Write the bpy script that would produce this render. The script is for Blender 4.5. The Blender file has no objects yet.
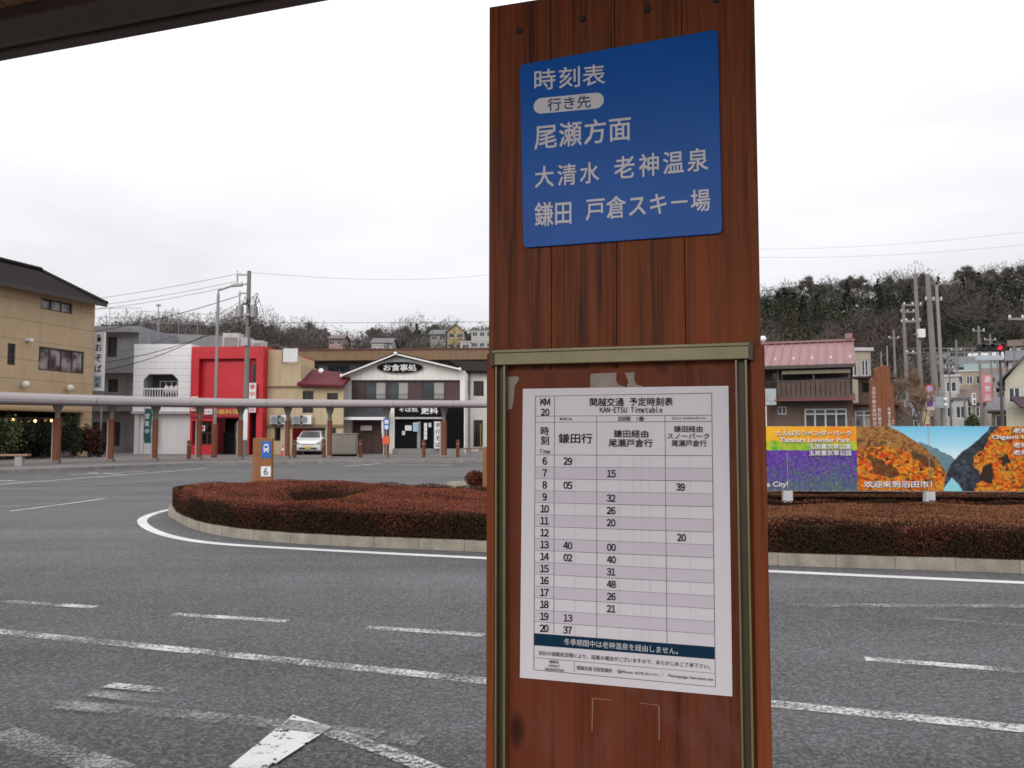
import bpy, bmesh, math, random
import numpy as np
from mathutils import Vector, Matrix
random.seed(7)
SC = bpy.context.scene
COL = SC.collection
R = math.radians
# ------------------------------------------------------------------ camera
CAMZ = 1.5
PITCH = math.atan(48 / 800)
cam = bpy.data.objects.new('camera', bpy.data.cameras.new('camera'))
COL.objects.link(cam); SC.camera = cam
cam.location = (0, 0, CAMZ); cam.rotation_euler = (math.pi / 2 + PITCH, 0, 0)
cam.data.sensor_width = 36; cam.data.lens = 36 * 800 / 1024
cam.data.dof.use_dof = True; cam.data.dof.focus_distance = 1.15; cam.data.dof.aperture_fstop = 20
cam.data.clip_start = .05; cam.data.clip_end = 5000

def ray(px, py):
    x = (px - 512) / 800; y = (384 - py) / 800
    return Vector((x, math.cos(PITCH) - y * math.sin(PITCH), math.sin(PITCH) + y * math.cos(PITCH)))
def at(px, py, Y):                      # the point of the place seen at a pixel, Y metres ahead
    d = ray(px, py); return Vector((0, 0, CAMZ)) + d * (Y / d.y)
def gnd(px, py, z=0.0):
    d = ray(px, py); return Vector((0, 0, CAMZ)) + d * ((z - CAMZ) / d.z)

# ------------------------------------------------------------------ materials
MATS = {}
def nodes(name):
    m = bpy.data.materials.new(name); m.use_nodes = True
    nt = m.node_tree; b = nt.nodes['Principled BSDF']
    return m, nt, b, nt.nodes.new, nt.links.new
def mat(name, col, rough=.7, var=.18, scale=3.0, bump=.0, bscale=40, metal=0, spec=.5, stretch=(1, 1, 1), dark=None, emit=0, dirt=0.0, seams=None, coat=0):
    """coloured surface: two noises vary the tone, optional streaky dirt, bump and seam grooves."""
    if name in MATS: return MATS[name]
    m, nt, b, N, L = nodes(name)
    tc = N('ShaderNodeTexCoord'); mp = N('ShaderNodeMapping'); mp.inputs['Scale'].default_value = stretch
    L(tc.outputs['Object'], mp.inputs['Vector'])
    oi = N('ShaderNodeObjectInfo'); ad = N('ShaderNodeVectorMath'); ad.operation = 'ADD'
    ml = N('ShaderNodeMath'); ml.operation = 'MULTIPLY'; ml.inputs[1].default_value = 37
    L(oi.outputs['Random'], ml.inputs[0]); L(mp.outputs[0], ad.inputs[0]); L(ml.outputs[0], ad.inputs[1])
    n = N('ShaderNodeTexNoise'); n.inputs['Scale'].default_value = scale; n.inputs['Detail'].default_value = 6; n.inputs['Roughness'].default_value = .65
    L(ad.outputs[0], n.inputs['Vector'])
    cr = N('ShaderNodeValToRGB'); c = Vector(col[:3]); d = Vector(dark) if dark else c * (1 - var)
    cr.color_ramp.elements[0].position = .3; cr.color_ramp.elements[1].position = .7
    cr.color_ramp.elements[0].color = (*d, 1); cr.color_ramp.elements[1].color = (*(c * (1 + var * .5)), 1)
    L(n.outputs['Fac'], cr.inputs[0]); out = cr.outputs[0]
    if dirt:
        mp2 = N('ShaderNodeMapping'); mp2.inputs['Scale'].default_value = (2.2, 2.2, .25); L(tc.outputs['Object'], mp2.inputs['Vector'])
        n2 = N('ShaderNodeTexNoise'); n2.inputs['Scale'].default_value = 1.5; n2.inputs['Detail'].default_value = 5; L(mp2.outputs[0], n2.inputs['Vector'])
        r2 = N('ShaderNodeMapRange'); r2.inputs[1].default_value = .5; r2.inputs[2].default_value = .75; r2.inputs[3].default_value = 0; r2.inputs[4].default_value = dirt
        L(n2.outputs['Fac'], r2.inputs[0]); mx = N('ShaderNodeMix'); mx.data_type = 'RGBA'; mx.inputs[7].default_value = (*(c * .35), 1)
        L(r2.outputs[0], mx.inputs[0]); L(out, mx.inputs[6]); out = mx.outputs[2]
    if seams:                            # (axis, spacing, width): thin darker joints
        ax, sp, wd = seams
        sx = N('ShaderNodeSeparateXYZ'); L(tc.outputs['Object'], sx.inputs[0])
        md = N('ShaderNodeMath'); md.operation = 'PINGPONG'; md.inputs[1].default_value = sp / 2; L(sx.outputs[ax], md.inputs[0])
        lt = N('ShaderNodeMath'); lt.operation = 'LESS_THAN'; lt.inputs[1].default_value = wd; L(md.outputs[0], lt.inputs[0])
        mu = N('ShaderNodeMath'); mu.operation = 'MULTIPLY'; mu.inputs[1].default_value = .55; L(lt.outputs[0], mu.inputs[0])
        mx = N('ShaderNodeMix'); mx.data_type = 'RGBA'; mx.inputs[7].default_value = (*(c * .25), 1)
        L(mu.outputs[0], mx.inputs[0]); L(out, mx.inputs[6]); out = mx.outputs[2]
    L(out, b.inputs['Base Color'])
    b.inputs['Roughness'].default_value = rough; b.inputs['Metallic'].default_value = metal
    b.inputs['Specular IOR Level'].default_value = spec
    if coat: b.inputs['Coat Weight'].default_value = coat; b.inputs['Coat Roughness'].default_value = .1
    if emit: b.inputs['Emission Color'].default_value = (*c, 1); b.inputs['Emission Strength'].default_value = emit
    if bump:
        nb = N('ShaderNodeTexNoise'); nb.inputs['Scale'].default_value = bscale; nb.inputs['Detail'].default_value = 4; L(mp.outputs[0], nb.inputs['Vector'])
        bp = N('ShaderNodeBump'); bp.inputs['Strength'].default_value = bump; bp.inputs['Distance'].default_value = .02
        L(nb.outputs['Fac'], bp.inputs['Height']); L(bp.outputs[0], b.inputs['Normal'])
    MATS[name] = m; return m

def wood(name, light, darkc, rough=.42, worn=0.0, sc=1.0, gr=(60, 60, 1.6)):
    """stained timber, grain along local Z, with knots and weathered blotches"""
    m, nt, b, N, L = nodes(name)
    tc = N('ShaderNodeTexCoord'); oi = N('ShaderNodeObjectInfo')
    ml = N('ShaderNodeMath'); ml.operation = 'MULTIPLY'; ml.inputs[1].default_value = 53; L(oi.outputs['Random'], ml.inputs[0])
    ad = N('ShaderNodeVectorMath'); L(tc.outputs['Object'], ad.inputs[0]); L(ml.outputs[0], ad.inputs[1])
    def noise(scl, s, det=5, dist=0):
        mp = N('ShaderNodeMapping'); mp.inputs['Scale'].default_value = scl; L(ad.outputs[0], mp.inputs['Vector'])
        n = N('ShaderNodeTexNoise'); n.inputs['Scale'].default_value = s * sc; n.inputs['Detail'].default_value = det; n.inputs['Distortion'].default_value = dist
        n.inputs['Roughness'].default_value = .62
        L(mp.outputs[0], n.inputs['Vector']); return n.outputs['Fac']
    g = noise(gr, 1.0, 7, 1.1)
    broad = noise((9, 9, .9), 1.0, 3, .3)
    fine = noise((260, 260, 5), 1.0, 2)
    cr = N('ShaderNodeValToRGB'); e = cr.color_ramp.elements
    e[0].position = .37; e[0].color = (*darkc, 1); e[1].position = .60; e[1].color = (*light, 1)
    mid = e.new(.48); mid.color = (*[(a * .62 + c * .38) for a, c in zip(light, darkc)], 1)
    m1 = N('ShaderNodeMix'); m1.inputs[0].default_value = .38; L(g, m1.inputs[2]); L(broad, m1.inputs[3])
    m2 = N('ShaderNodeMix'); m2.inputs[0].default_value = .22; L(m1.outputs[0], m2.inputs[2]); L(fine, m2.inputs[3])
    L(m2.outputs[0], cr.inputs[0]); out = cr.outputs[0]
    # knots
    mpk = N('ShaderNodeMapping'); mpk.inputs['Scale'].default_value = (7.5, 7.5, 3.2); L(ad.outputs[0], mpk.inputs['Vector'])
    vk = N('ShaderNodeTexVoronoi'); vk.inputs['Scale'].default_value = 1; L(mpk.outputs[0], vk.inputs['Vector'])
    rk = N('ShaderNodeMapRange'); rk.inputs[1].default_value = .05; rk.inputs[2].default_value = .11; rk.inputs[3].default_value = .85; rk.inputs[4].default_value = 0
    L(vk.outputs['Distance'], rk.inputs[0])
    mk = N('ShaderNodeMix'); mk.data_type = 'RGBA'; mk.inputs[7].default_value = (*[c * .35 for c in darkc], 1)
    L(rk.outputs[0], mk.inputs[0]); L(out, mk.inputs[6]); out = mk.outputs[2]
    if worn:
        nw = noise((10, 10, 6), 1.0, 8, 1.2)
        rw = N('ShaderNodeMapRange'); rw.inputs[1].default_value = .52; rw.inputs[2].default_value = .72; rw.inputs[4].default_value = worn; L(nw, rw.inputs[0])
        mw = N('ShaderNodeMix'); mw.data_type = 'RGBA'; mw.inputs[7].default_value = (.17, .085, .07, 1)
        L(rw.outputs[0], mw.inputs[0]); L(out, mw.inputs[6]); out = mw.outputs[2]
    L(out, b.inputs['Base Color'])
    rr = N('ShaderNodeMapRange'); rr.inputs[3].default_value = rough - .1; rr.inputs[4].default_value = rough + .2; L(broad, rr.inputs[0]); L(rr.outputs[0], b.inputs['Roughness'])
    b.inputs['Specular IOR Level'].default_value = .18
    bp = N('ShaderNodeBump'); bp.inputs['Strength'].default_value = .25; bp.inputs['Distance'].default_value = .002
    L(m2.outputs[0], bp.inputs['Height']); L(bp.outputs[0], b.inputs['Normal'])
    MATS[name] = m; return m

def flat(name, col, rough=.6, **k):
    return mat(name, col, rough, var=k.pop('var', .06), **k)

def glass(name, tint=(.02, .025, .03), curtain=None, rough=.06):
    m, nt, b, N, L = nodes(name)
    tc = N('ShaderNodeTexCoord'); n = N('ShaderNodeTexNoise'); n.inputs['Scale'].default_value = 1.3; L(tc.outputs['Object'], n.inputs['Vector'])
    cr = N('ShaderNodeValToRGB'); cr.color_ramp.elements[0].position = .42; cr.color_ramp.elements[1].position = .6
    cr.color_ramp.elements[0].color = (*tint, 1); cr.color_ramp.elements[1].color = (*(curtain or [t * 2.2 for t in tint]), 1)
    L(n.outputs['Fac'], cr.inputs[0]); L(cr.outputs[0], b.inputs['Base Color'])
    b.inputs['Roughness'].default_value = rough; b.inputs['Specular IOR Level'].default_value = .6
    MATS[name] = m; return m

def asphalt():
    m, nt, b, N, L = nodes('asphalt')
    tc = N('ShaderNodeTexCoord')
    def noise(s, d=4, r=.6):
        n = N('ShaderNodeTexNoise'); n.inputs['Scale'].default_value = s; n.inputs['Detail'].default_value = d; n.inputs['Roughness'].default_value = r
        L(tc.outputs['Object'], n.inputs['Vector']); return n.outputs['Fac']
    def math_(op, a, c):
        q = N('ShaderNodeMath'); q.operation = op
        for i, v in enumerate((a, c)):
            if isinstance(v, (int, float)): q.inputs[i].default_value = v
            else: L(v, q.inputs[i])
        return q.outputs[0]
    vo = N('ShaderNodeTexVoronoi'); vo.inputs['Scale'].default_value = 70; L(tc.outputs['Object'], vo.inputs['Vector'])
    sep = N('ShaderNodeSeparateColor'); L(vo.outputs['Color'], sep.inputs[0])
    chip = math_('POWER', sep.outputs[0], 2.2)
    big = noise(.22, 4); med = noise(1.6, 5); fine = noise(26, 4, .7)
    mp = N('ShaderNodeMapping'); mp.inputs['Rotation'].default_value = (0, 0, .1); mp.inputs['Scale'].default_value = (.05, .6, 1); L(tc.outputs['Object'], mp.inputs['Vector'])
    st = N('ShaderNodeTexNoise'); st.inputs['Scale'].default_value = 1.4; st.inputs['Detail'].default_value = 4; L(mp.outputs[0], st.inputs['Vector'])
    v = math_('ADD', math_('MULTIPLY', chip, .10), math_('MULTIPLY', math_('SUBTRACT', fine, .5), .12))
    v = math_('ADD', v, math_('MULTIPLY', math_('SUBTRACT', big, .5), .075))
    v = math_('ADD', v, math_('MULTIPLY', math_('SUBTRACT', med, .5), .035))
    v = math_('ADD', v, math_('MULTIPLY', math_('SUBTRACT', st.outputs['Fac'], .5), .11))
    v = math_('ADD', v, .066)
    v = math_('MAXIMUM', v, .012)
    cc = N('ShaderNodeCombineColor'); L(v, cc.inputs[0]); L(math_('MULTIPLY', v, .99), cc.inputs[1]); L(math_('MULTIPLY', v, 1.025), cc.inputs[2])
    L(cc.outputs[0], b.inputs['Base Color']); b.inputs['Roughness'].default_value = .85; b.inputs['Specular IOR Level'].default_value = .3
    bp = N('ShaderNodeBump'); bp.inputs['Strength'].default_value = .55; bp.inputs['Distance'].default_value = .006
    L(math_('ADD', chip, fine), bp.inputs['Height']); L(bp.outputs[0], b.inputs['Normal'])
    return m

def worn_paint(name, cover=.5, soft=.1, big=.2, col=.62, fs=34):
    """road paint with holes where it has worn off, threshold of fine and broad noise"""
    m, nt, b, N, L = nodes(name)
    tc = N('ShaderNodeTexCoord')
    n1 = N('ShaderNodeTexNoise'); n1.inputs['Scale'].default_value = fs; n1.inputs['Detail'].default_value = 5; n1.inputs['Roughness'].default_value = .75
    n2 = N('ShaderNodeTexNoise'); n2.inputs['Scale'].default_value = 2.3; n2.inputs['Detail'].default_value = 3
    L(tc.outputs['Object'], n1.inputs['Vector']); L(tc.outputs['Object'], n2.inputs['Vector'])
    mx = N('ShaderNodeMix'); mx.inputs[0].default_value = big; L(n1.outputs['Fac'], mx.inputs[2]); L(n2.outputs['Fac'], mx.inputs[3])
    mr = N('ShaderNodeMapRange'); t = .5 + (.5 - cover) * .38
    mr.inputs[1].default_value = t - soft / 2; mr.inputs[2].default_value = t + soft / 2; L(mx.outputs[0], mr.inputs[0])
    tr = N('ShaderNodeBsdfTransparent'); ms = N('ShaderNodeMixShader'); L(mr.outputs[0], ms.inputs[0]); L(tr.outputs[0], ms.inputs[1]); L(b.outputs[0], ms.inputs[2])
    L(ms.outputs[0], nt.nodes['Material Output'].inputs['Surface'])
    cr = N('ShaderNodeValToRGB'); cr.color_ramp.elements[0].color = (col * .6, col * .6, col * .58, 1); cr.color_ramp.elements[1].color = (col, col, col * .98, 1)
    L(n2.outputs['Fac'], cr.inputs[0]); L(cr.outputs[0], b.inputs['Base Color']); b.inputs['Roughness'].default_value = .7
    return m

# ------------------------------------------------------------------ mesh builder
class MB:
    def __init__(s): s.v = []; s.f = []; s.m = []; s.M = None
    def add(s, vs, fs, m=0):
        o = len(s.v)
        for p in vs:
            p = Vector(p); s.v.append(tuple(s.M @ p) if s.M is not None else tuple(p))
        for f in fs: s.f.append(tuple(i + o for i in f)); s.m.append(m)
        return s
    def box(s, x0, x1, y0, y1, z0, z1, m=0):
        v = [(x, y, z) for z in (z0, z1) for y in (y0, y1) for x in (x0, x1)]
        return s.add(v, [(0, 2, 3, 1), (4, 5, 7, 6), (0, 1, 5, 4), (2, 6, 7, 3), (0, 4, 6, 2), (1, 3, 7, 5)], m)
    def quad(s, a, b, c, d, m=0): return s.add([a, b, c, d], [(0, 1, 2, 3)], m)
    def prism(s, poly, a, b, m=0, axis='y'):
        """poly of 2-D points swept between a and b along an axis"""
        n = len(poly)
        def P(p, t): return {'y': (p[0], t, p[1]), 'z': (p[0], p[1], t), 'x': (t, p[0], p[1])}[axis]
        v = [P(p, a) for p in poly] + [P(p, b) for p in poly]
        f = [tuple(range(n)), tuple(range(2 * n - 1, n - 1, -1))] + [(i, i + n, (i + 1) % n + n, (i + 1) % n) for i in range(n)]
        return s.add(v, f, m)
    def tube(s, pts, r, n=8, m=0, r2=None):
        pts = [Vector(p) for p in pts]; k = len(pts); vs = []; r2 = r if r2 is None else r2
        for i, p in enumerate(pts):
            t = (pts[min(i + 1, k - 1)] - pts[max(i - 1, 0)]).normalized()
            a = t.cross(Vector((0, 0, 1)) if abs(t.z) < .9 else Vector((1, 0, 0))).normalized(); b = t.cross(a)
            rr = r + (r2 - r) * i / max(1, k - 1)
            vs += [p + (a * math.cos(q * 2 * math.pi / n) + b * math.sin(q * 2 * math.pi / n)) * rr for q in range(n)]
        fs = [(i * n + q, i * n + (q + 1) % n, (i + 1) * n + (q + 1) % n, (i + 1) * n + q) for i in range(k - 1) for q in range(n)]
        fs += [tuple(range(n)), tuple(range((k - 1) * n, k * n))]
        return s.add(vs, fs, m)
    def lathe(s, prof, n=16, m=0, c=(0, 0, 0)):
        vs = [(c[0] + r * math.cos(q * 2 * math.pi / n), c[1] + r * math.sin(q * 2 * math.pi / n), c[2] + z) for r, z in prof for q in range(n)]
        fs = [(i * n + q, i * n + (q + 1) % n, (i + 1) * n + (q + 1) % n, (i + 1) * n + q) for i in range(len(prof) - 1) for q in range(n)]
        return s.add(vs, fs, m)
    def ball(s, c, r, m=0, n=10, sq=(1, 1, 1)):
        return s.lathe_ball(c, r, m, n, sq)
    def lathe_ball(s, c, r, m, n, sq):
        vs = []; k = n // 2
        for i in range(k + 1):
            a = math.pi * i / k
            for q in range(n):
                t = 2 * math.pi * q / n
                vs.append((c[0] + r * sq[0] * math.sin(a) * math.cos(t), c[1] + r * sq[1] * math.sin(a) * math.sin(t), c[2] + r * sq[2] * math.cos(a)))
        fs = [(i * n + q, i * n + (q + 1) % n, (i + 1) * n + (q + 1) % n, (i + 1) * n + q) for i in range(k) for q in range(n)]
        return s.add(vs, fs, m)
    def wall(s, x0, x1, z0, z1, holes=(), y=0.0, dep=.16, m=0, mr=None):
        """wall face in the XZ plane at y with real openings (x0,x1,z0,z1) whose reveals run dep deep"""
        xs = sorted({x0, x1, *[min(max(h[i], x0), x1) for h in holes for i in (0, 1)]})
        zs = sorted({z0, z1, *[min(max(h[i], z0), z1) for h in holes for i in (2, 3)]})
        for a, b in zip(xs, xs[1:]):
            for c, d in zip(zs, zs[1:]):
                cx, cz = (a + b) / 2, (c + d) / 2
                if any(h[0] < cx < h[1] and h[2] < cz < h[3] for h in holes): continue
                s.quad((a, y, c), (b, y, c), (b, y, d), (a, y, d), m)
        mr = m if mr is None else mr
        for h in holes:
            a, b, c, d = h[:4]; e = y + dep
            s.quad((a, y, c), (a, y, d), (a, e, d), (a, e, c), mr); s.quad((b, y, c), (b, e, c), (b, e, d), (b, y, d), mr)
            s.quad((a, y, c), (a, e, c), (b, e, c), (b, y, c), mr); s.quad((a, y, d), (b, y, d), (b, e, d), (a, e, d), mr)
        return s
    def build(s, name, mats, parent=None, smooth=False, bevel=0, loc=None):
        me = bpy.data.meshes.new(name); me.from_pydata(s.v, [], s.f)
        if not isinstance(mats, (list, tuple)): mats = [mats]
        for q in mats: me.materials.append(q)
        me.polygons.foreach_set('material_index', s.m)
        if smooth: me.polygons.foreach_set('use_smooth', [True] * len(me.polygons))
        o = bpy.data.objects.new(name, me); COL.objects.link(o)
        if parent is not None: o.parent = parent.o if isinstance(parent, Thing) else parent
        if loc is not None: o.location = loc
        if bevel:
            md = o.modifiers.new('bevel', 'BEVEL'); md.width = bevel; md.segments = 2; md.limit_method = 'ANGLE'
        return o

def tag(o, label=None, cat=None, group=None, kind=None):
    o = o.o if isinstance(o, Thing) else o
    if label: o['label'] = label
    if cat: o['category'] = cat
    if group: o['group'] = group
    if kind: o['kind'] = kind
    return o

class Thing:
    """an Empty at the base of a thing; local x runs along its front, local y away from the viewer"""
    def __init__(s, name, label, cat, loc=(0, 0, 0), rz=0.0, group=None):
        s.o = bpy.data.objects.new(name, None); COL.objects.link(s.o); s.o.empty_display_size = .2
        s.o.location = loc; s.o.rotation_euler = (0, 0, rz); s.loc = Vector(loc); s.rz = rz
        s.u = Vector((math.cos(rz), math.sin(rz), 0)); s.n = Vector((-math.sin(rz), math.cos(rz), 0))
        tag(s.o, label, cat, group)
    def px(s, px, py, y=0.0):
        d = ray(px, py); C = Vector((0, 0, CAMZ)); t = (s.loc + s.n * y - C).dot(s.n) / d.dot(s.n); P = C + d * t - s.loc
        return P.dot(s.u), P.z
    def rc(s, x0, y0, x1, y1, y=0.0):
        ym, xm = (y0 + y1) / 2, (x0 + x1) / 2
        return s.px(x0, ym, y)[0], s.px(x1, ym, y)[0], s.px(xm, y1, y)[1], s.px(xm, y0, y)[1]

def span(name, label, cat, pl, pr, Dl, Dr, z=.15, group=None):
    """thing whose front runs from pixel column pl at Dl metres to pr at Dr metres; returns (thing, width)"""
    a = Vector(((pl - 512) / 800 * Dl, Dl)); b = Vector(((pr - 512) / 800 * Dr, Dr)); d = b - a
    return Thing(name, label, cat, (a.x, a.y, z), math.atan2(d.y, d.x), group), d.length

def copy_thing(o, loc, rz=None, label=None, scale=None):
    c = o.copy(); COL.objects.link(c); c.location = loc
    if rz is not None: c.rotation_euler = (0, 0, rz)
    if scale is not None: c.scale = (scale, scale, scale) if isinstance(scale, (int, float)) else scale
    if label: c['label'] = label
    for ch in list(o.children):
        d = ch.copy(); COL.objects.link(d); d.parent = c
        for g in list(ch.children):
            e = g.copy(); COL.objects.link(e); e.parent = d
    return c

# ------------------------------------------------------------------ lettering (Blender's built-in font)
_TX = {}
def glyphs(body, bold=0.0):
    k = body
    if k not in _TX:
        cu = bpy.data.curves.new('tmp', 'FONT'); cu.body = body; cu.size = 1; cu.resolution_u = 2
        o = bpy.data.objects.new('tmp', cu); COL.objects.link(o)
        dg = bpy.context.evaluated_depsgraph_get(); me = o.evaluated_get(dg).to_mesh()
        v = [tuple(q.co) for q in me.vertices]; f = [tuple(p.vertices) for p in me.polygons]
        o.evaluated_get(dg).to_mesh_clear(); bpy.data.objects.remove(o); bpy.data.curves.remove(cu)
        _TX[k] = (v, f)
    return _TX[k]
def text(mb, body, x0, x1, zc0, zc1, h, y=-.004, bold=0.0, m=0, fit=True, italic=0):
    """flat lettering in the XZ plane between x0 and x1, h tall, centre line from zc0 to zc1"""
    v, f = glyphs(body, bold)
    if not v: return
    a0, a1 = min(p[0] for p in v), max(p[0] for p in v); b0, b1 = min(p[1] for p in v), max(p[1] for p in v)
    if not fit:                         # keep the letters' own shape, centred
        w = (a1 - a0) * h / (b1 - b0); c = (x0 + x1) / 2; x0, x1 = c - w / 2, c + w / 2
    st = bold * h * .5; eps = max(h * .004, .00004)
    for i, (dx, dz) in enumerate(((0, 0),) if not bold else ((-1, -1), (1, -1), (1, 1), (-1, 1))):
        vs = []
        for p in v:
            t = (p[0] - a0) / (a1 - a0); q = (p[1] - b0) / (b1 - b0) - .5
            vs.append((x0 + (x1 - x0) * t + dx * st, y - i * eps, zc0 + (zc1 - zc0) * t + q * h + dz * st))
        mb.add(vs, f, m)

# ------------------------------------------------------------------ common materials
WHITE = mat('white_plaster', (.72, .72, .71), .8, .08, 1.2, dirt=.25)
CREAM = mat('cream_plaster', (.50, .40, .25), .85, .1, 1.2, dirt=.35)
GREYC = mat('grey_concrete', (.24, .24, .25), .9, .15, .8, bump=.2, dirt=.5)
LGREY = mat('light_grey_wall', (.42, .42, .42), .85, .12, 1, dirt=.4)
RED = mat('red_paint', (.52, .010, .022), .55, .14, 1.2, dirt=.3)
DARKR = mat('maroon_roof', (.12, .022, .025), .55, .15, 3)
TILE = mat('dark_roof_tiles', (.026, .020, .020), 1, .25, 5, spec=.05, bump=.6, bscale=14, seams=(0, .3, .02))
BROWNW = mat('dark_brown_boards', (.09, .05, .04), .75, .25, 4, seams=(0, .45, .012))
DARK = mat('dark_interior', (.012, .011, .011), 1, .3, 2, spec=.05)
BLACKP = mat('black_boards', (.009, .009, .010), .8, .25, 3, spec=.08)
METAL = mat('galvanised_steel', (.27, .27, .27), .45, .12, 6, metal=.4)
WHITEM = flat('white_enamel', (.75, .75, .75), .4)
ALU = flat('pale_aluminium', (.55, .56, .57), .4, metal=.3)
CONC = mat('pole_concrete', (.20, .185, .17), .9, .12, 2, stretch=(1, 1, .3), dirt=.3)
RUBBER = flat('black_rubber', (.015, .015, .015), .7)
GLS = glass('window_glass'); GLC = glass('curtained_glass', (.05, .05, .055), (.30, .29, .29), .12)
GLD = glass('dark_glass', (.008, .009, .011), (.02, .02, .022), .05)
SIGNW = flat('sign_white', (.70, .70, .70), .5); SIGNK = flat('sign_black', (.01, .01, .012), .7, spec=.08)
BLUE = mat('sign_blue', (.006, .105, .40), .35, .06, 2)
RUST = mat('maroon_trim', (.11, .035, .03), .7)
POSTW = wood('canopy_post_wood', (.22, .085, .045), (.10, .035, .02), .6)
STREETW = wood('stop_post_wood', (.30, .13, .055), (.17, .065, .03), .6)

def window(th, r, cols=2, rows=1, y=.12, fr=.05, fm=None, gm=None, split=None, name='window'):
    x0, x1, z0, z1 = r; fm = fm or ALU; gm = gm or GLS
    mb = MB(); a, b = y - .05, y + .03
    mb.box(x0, x1, a, b, z0, z0 + fr).box(x0, x1, a, b, z1 - fr, z1).box(x0, x0 + fr, a, b, z0 + fr, z1 - fr).box(x1 - fr, x1, a, b, z0 + fr, z1 - fr)
    for i in range(1, cols):
        x = x0 + (x1 - x0) * i / cols; mb.box(x - fr / 2, x + fr / 2, a + .006, b, z0 + fr, z1 - fr)
    for i in range(1, rows):
        z = z0 + (z1 - z0) * (split if split and rows == 2 else i / rows); mb.box(x0 + fr, x1 - fr, a + .01, b - .004, z - fr / 2, z + fr / 2)
    w = mb.build(name, fm, th)
    MB().box(x0 + .004, x1 - .004, y, y + .02, z0 + .004, z1 - .004).build('pane', gm, w)
    return w

# ================================================================== SETTING
# world: overcast sky, brighter overhead, faint cloud tones, a little of the Nishita sky behind it
SUN_EL, SUN_AZ = 27, 205
w = bpy.data.worlds.new('World'); SC.world = w; w.use_nodes = True
nt = w.node_tree; N = nt.nodes.new; L = nt.links.new
bg = nt.nodes['Background']; out = nt.nodes['World Output']
sky = N('ShaderNodeTexSky'); sky.sky_type = 'NISHITA'; sky.sun_disc = False; sky.sun_elevation = R(SUN_EL); sky.sun_rotation = R(SUN_AZ)
L(sky.outputs[0], bg.inputs[0]); bg.inputs[1].default_value = .08
bg2 = N('ShaderNodeBackground'); tc = N('ShaderNodeTexCoord'); sp = N('ShaderNodeSeparateXYZ'); L(tc.outputs['Generated'], sp.inputs[0])
mr = N('ShaderNodeMapRange'); mr.inputs[1].default_value = 0; mr.inputs[2].default_value = 1; mr.inputs[3].default_value = .83; mr.inputs[4].default_value = 2.0
L(sp.outputs[2], mr.inputs[0])
mp = N('ShaderNodeMapping'); mp.inputs['Scale'].default_value = (1.3, 1.3, 5.5); L(tc.outputs['Generated'], mp.inputs['Vector'])
nz = N('ShaderNodeTexNoise'); nz.inputs['Scale'].default_value = 1.6; nz.inputs['Detail'].default_value = 5; nz.inputs['Roughness'].default_value = .5; nz.inputs['Distortion'].default_value = .4
L(mp.outputs[0], nz.inputs['Vector'])
mc = N('ShaderNodeMapRange'); mc.inputs[1].default_value = .3; mc.inputs[2].default_value = .7; mc.inputs[3].default_value = .86; mc.inputs[4].default_value = 1.03; L(nz.outputs['Fac'], mc.inputs[0])
mu = N('ShaderNodeMath'); mu.operation = 'MULTIPLY'; L(mr.outputs[0], mu.inputs[0]); L(mc.outputs[0], mu.inputs[1])
bg2.inputs[0].default_value = (.965, .955, .985, 1); L(mu.outputs[0], bg2.inputs[1])
ms = N('ShaderNodeMixShader'); ms.inputs[0].default_value = .92; L(bg.outputs[0], ms.inputs[1]); L(bg2.outputs[0], ms.inputs[2]); L(ms.outputs[0], out.inputs[0])
sun = bpy.data.objects.new('sun', bpy.data.lights.new('sun', 'SUN')); COL.objects.link(sun)
sun.data.energy = 1.5; sun.data.angle = R(40); sun.data.color = (1, .97, .93)
sd = Vector((math.sin(R(SUN_AZ)) * math.cos(R(SUN_EL)), math.cos(R(SUN_AZ)) * math.cos(R(SUN_EL)), math.sin(R(SUN_EL))))
sun.rotation_euler = sd.to_track_quat('Z', 'Y').to_euler()
SC.view_settings.view_transform = 'Standard'; SC.view_settings.look = 'None'; SC.view_settings.gamma = 1; SC.view_settings.exposure = 0
SC.render.film_transparent = False
SC.cycles.max_bounces = 6; SC.cycles.transparent_max_bounces = 8; SC.cycles.use_denoising = True

# ground: one sheet to the horizon; asphalt square on top of it
g = MB(); S = 2500; g.quad((-S, -S, -.004), (S, -S, -.004), (S, S, -.004), (-S, S, -.004))
tag(g.build('ground', mat('dry_ground', (.10, .09, .075), .95, .3, .3)), kind='structure')
road = MB()
road.quad((-70, -30, 0), (90, -30, 0), (90, 140, 0), (-70, 140, 0))
tag(road.build('road', asphalt()), kind='structure')

# pavement beyond the square with its kerb
kp = [gnd(-260, 482), gnd(-100, 477.5), gnd(0, 474), gnd(80, 471), gnd(130, 468.6), gnd(200, 466.2), gnd(270, 465), gnd(380, 463.5), gnd(490, 462.5), gnd(620, 461.5)]
kp = [Vector((p.x, p.y)) for p in kp]
def offset_line(P, d):
    out = []
    for i, p in enumerate(P):
        t = (P[min(i + 1, len(P) - 1)] - P[max(i - 1, 0)]).normalized(); out.append(p + Vector((-t.y, t.x)) * d)
    return out
def catmull(P, n=8, closed=False):
    out = []; k = len(P)
    for i in range(k if closed else k - 1):
        g_ = (lambda j: P[j % k]) if closed else (lambda j: P[min(max(j, 0), k - 1)])
        a, b, c, d = g_(i - 1), g_(i), g_(i + 1), g_(i + 2)
        for q in range(n):
            t = q / n; out.append(.5 * ((2 * b) + (c - a) * t + (2 * a - 5 * b + 4 * c - d) * t * t + (3 * b - a - 3 * c + d) * t ** 3))
    if not closed: out.append(P[-1])
    return out
kpc = catmull(kp, 5)
kin = offset_line(kpc, .16)
mb = MB()
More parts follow.
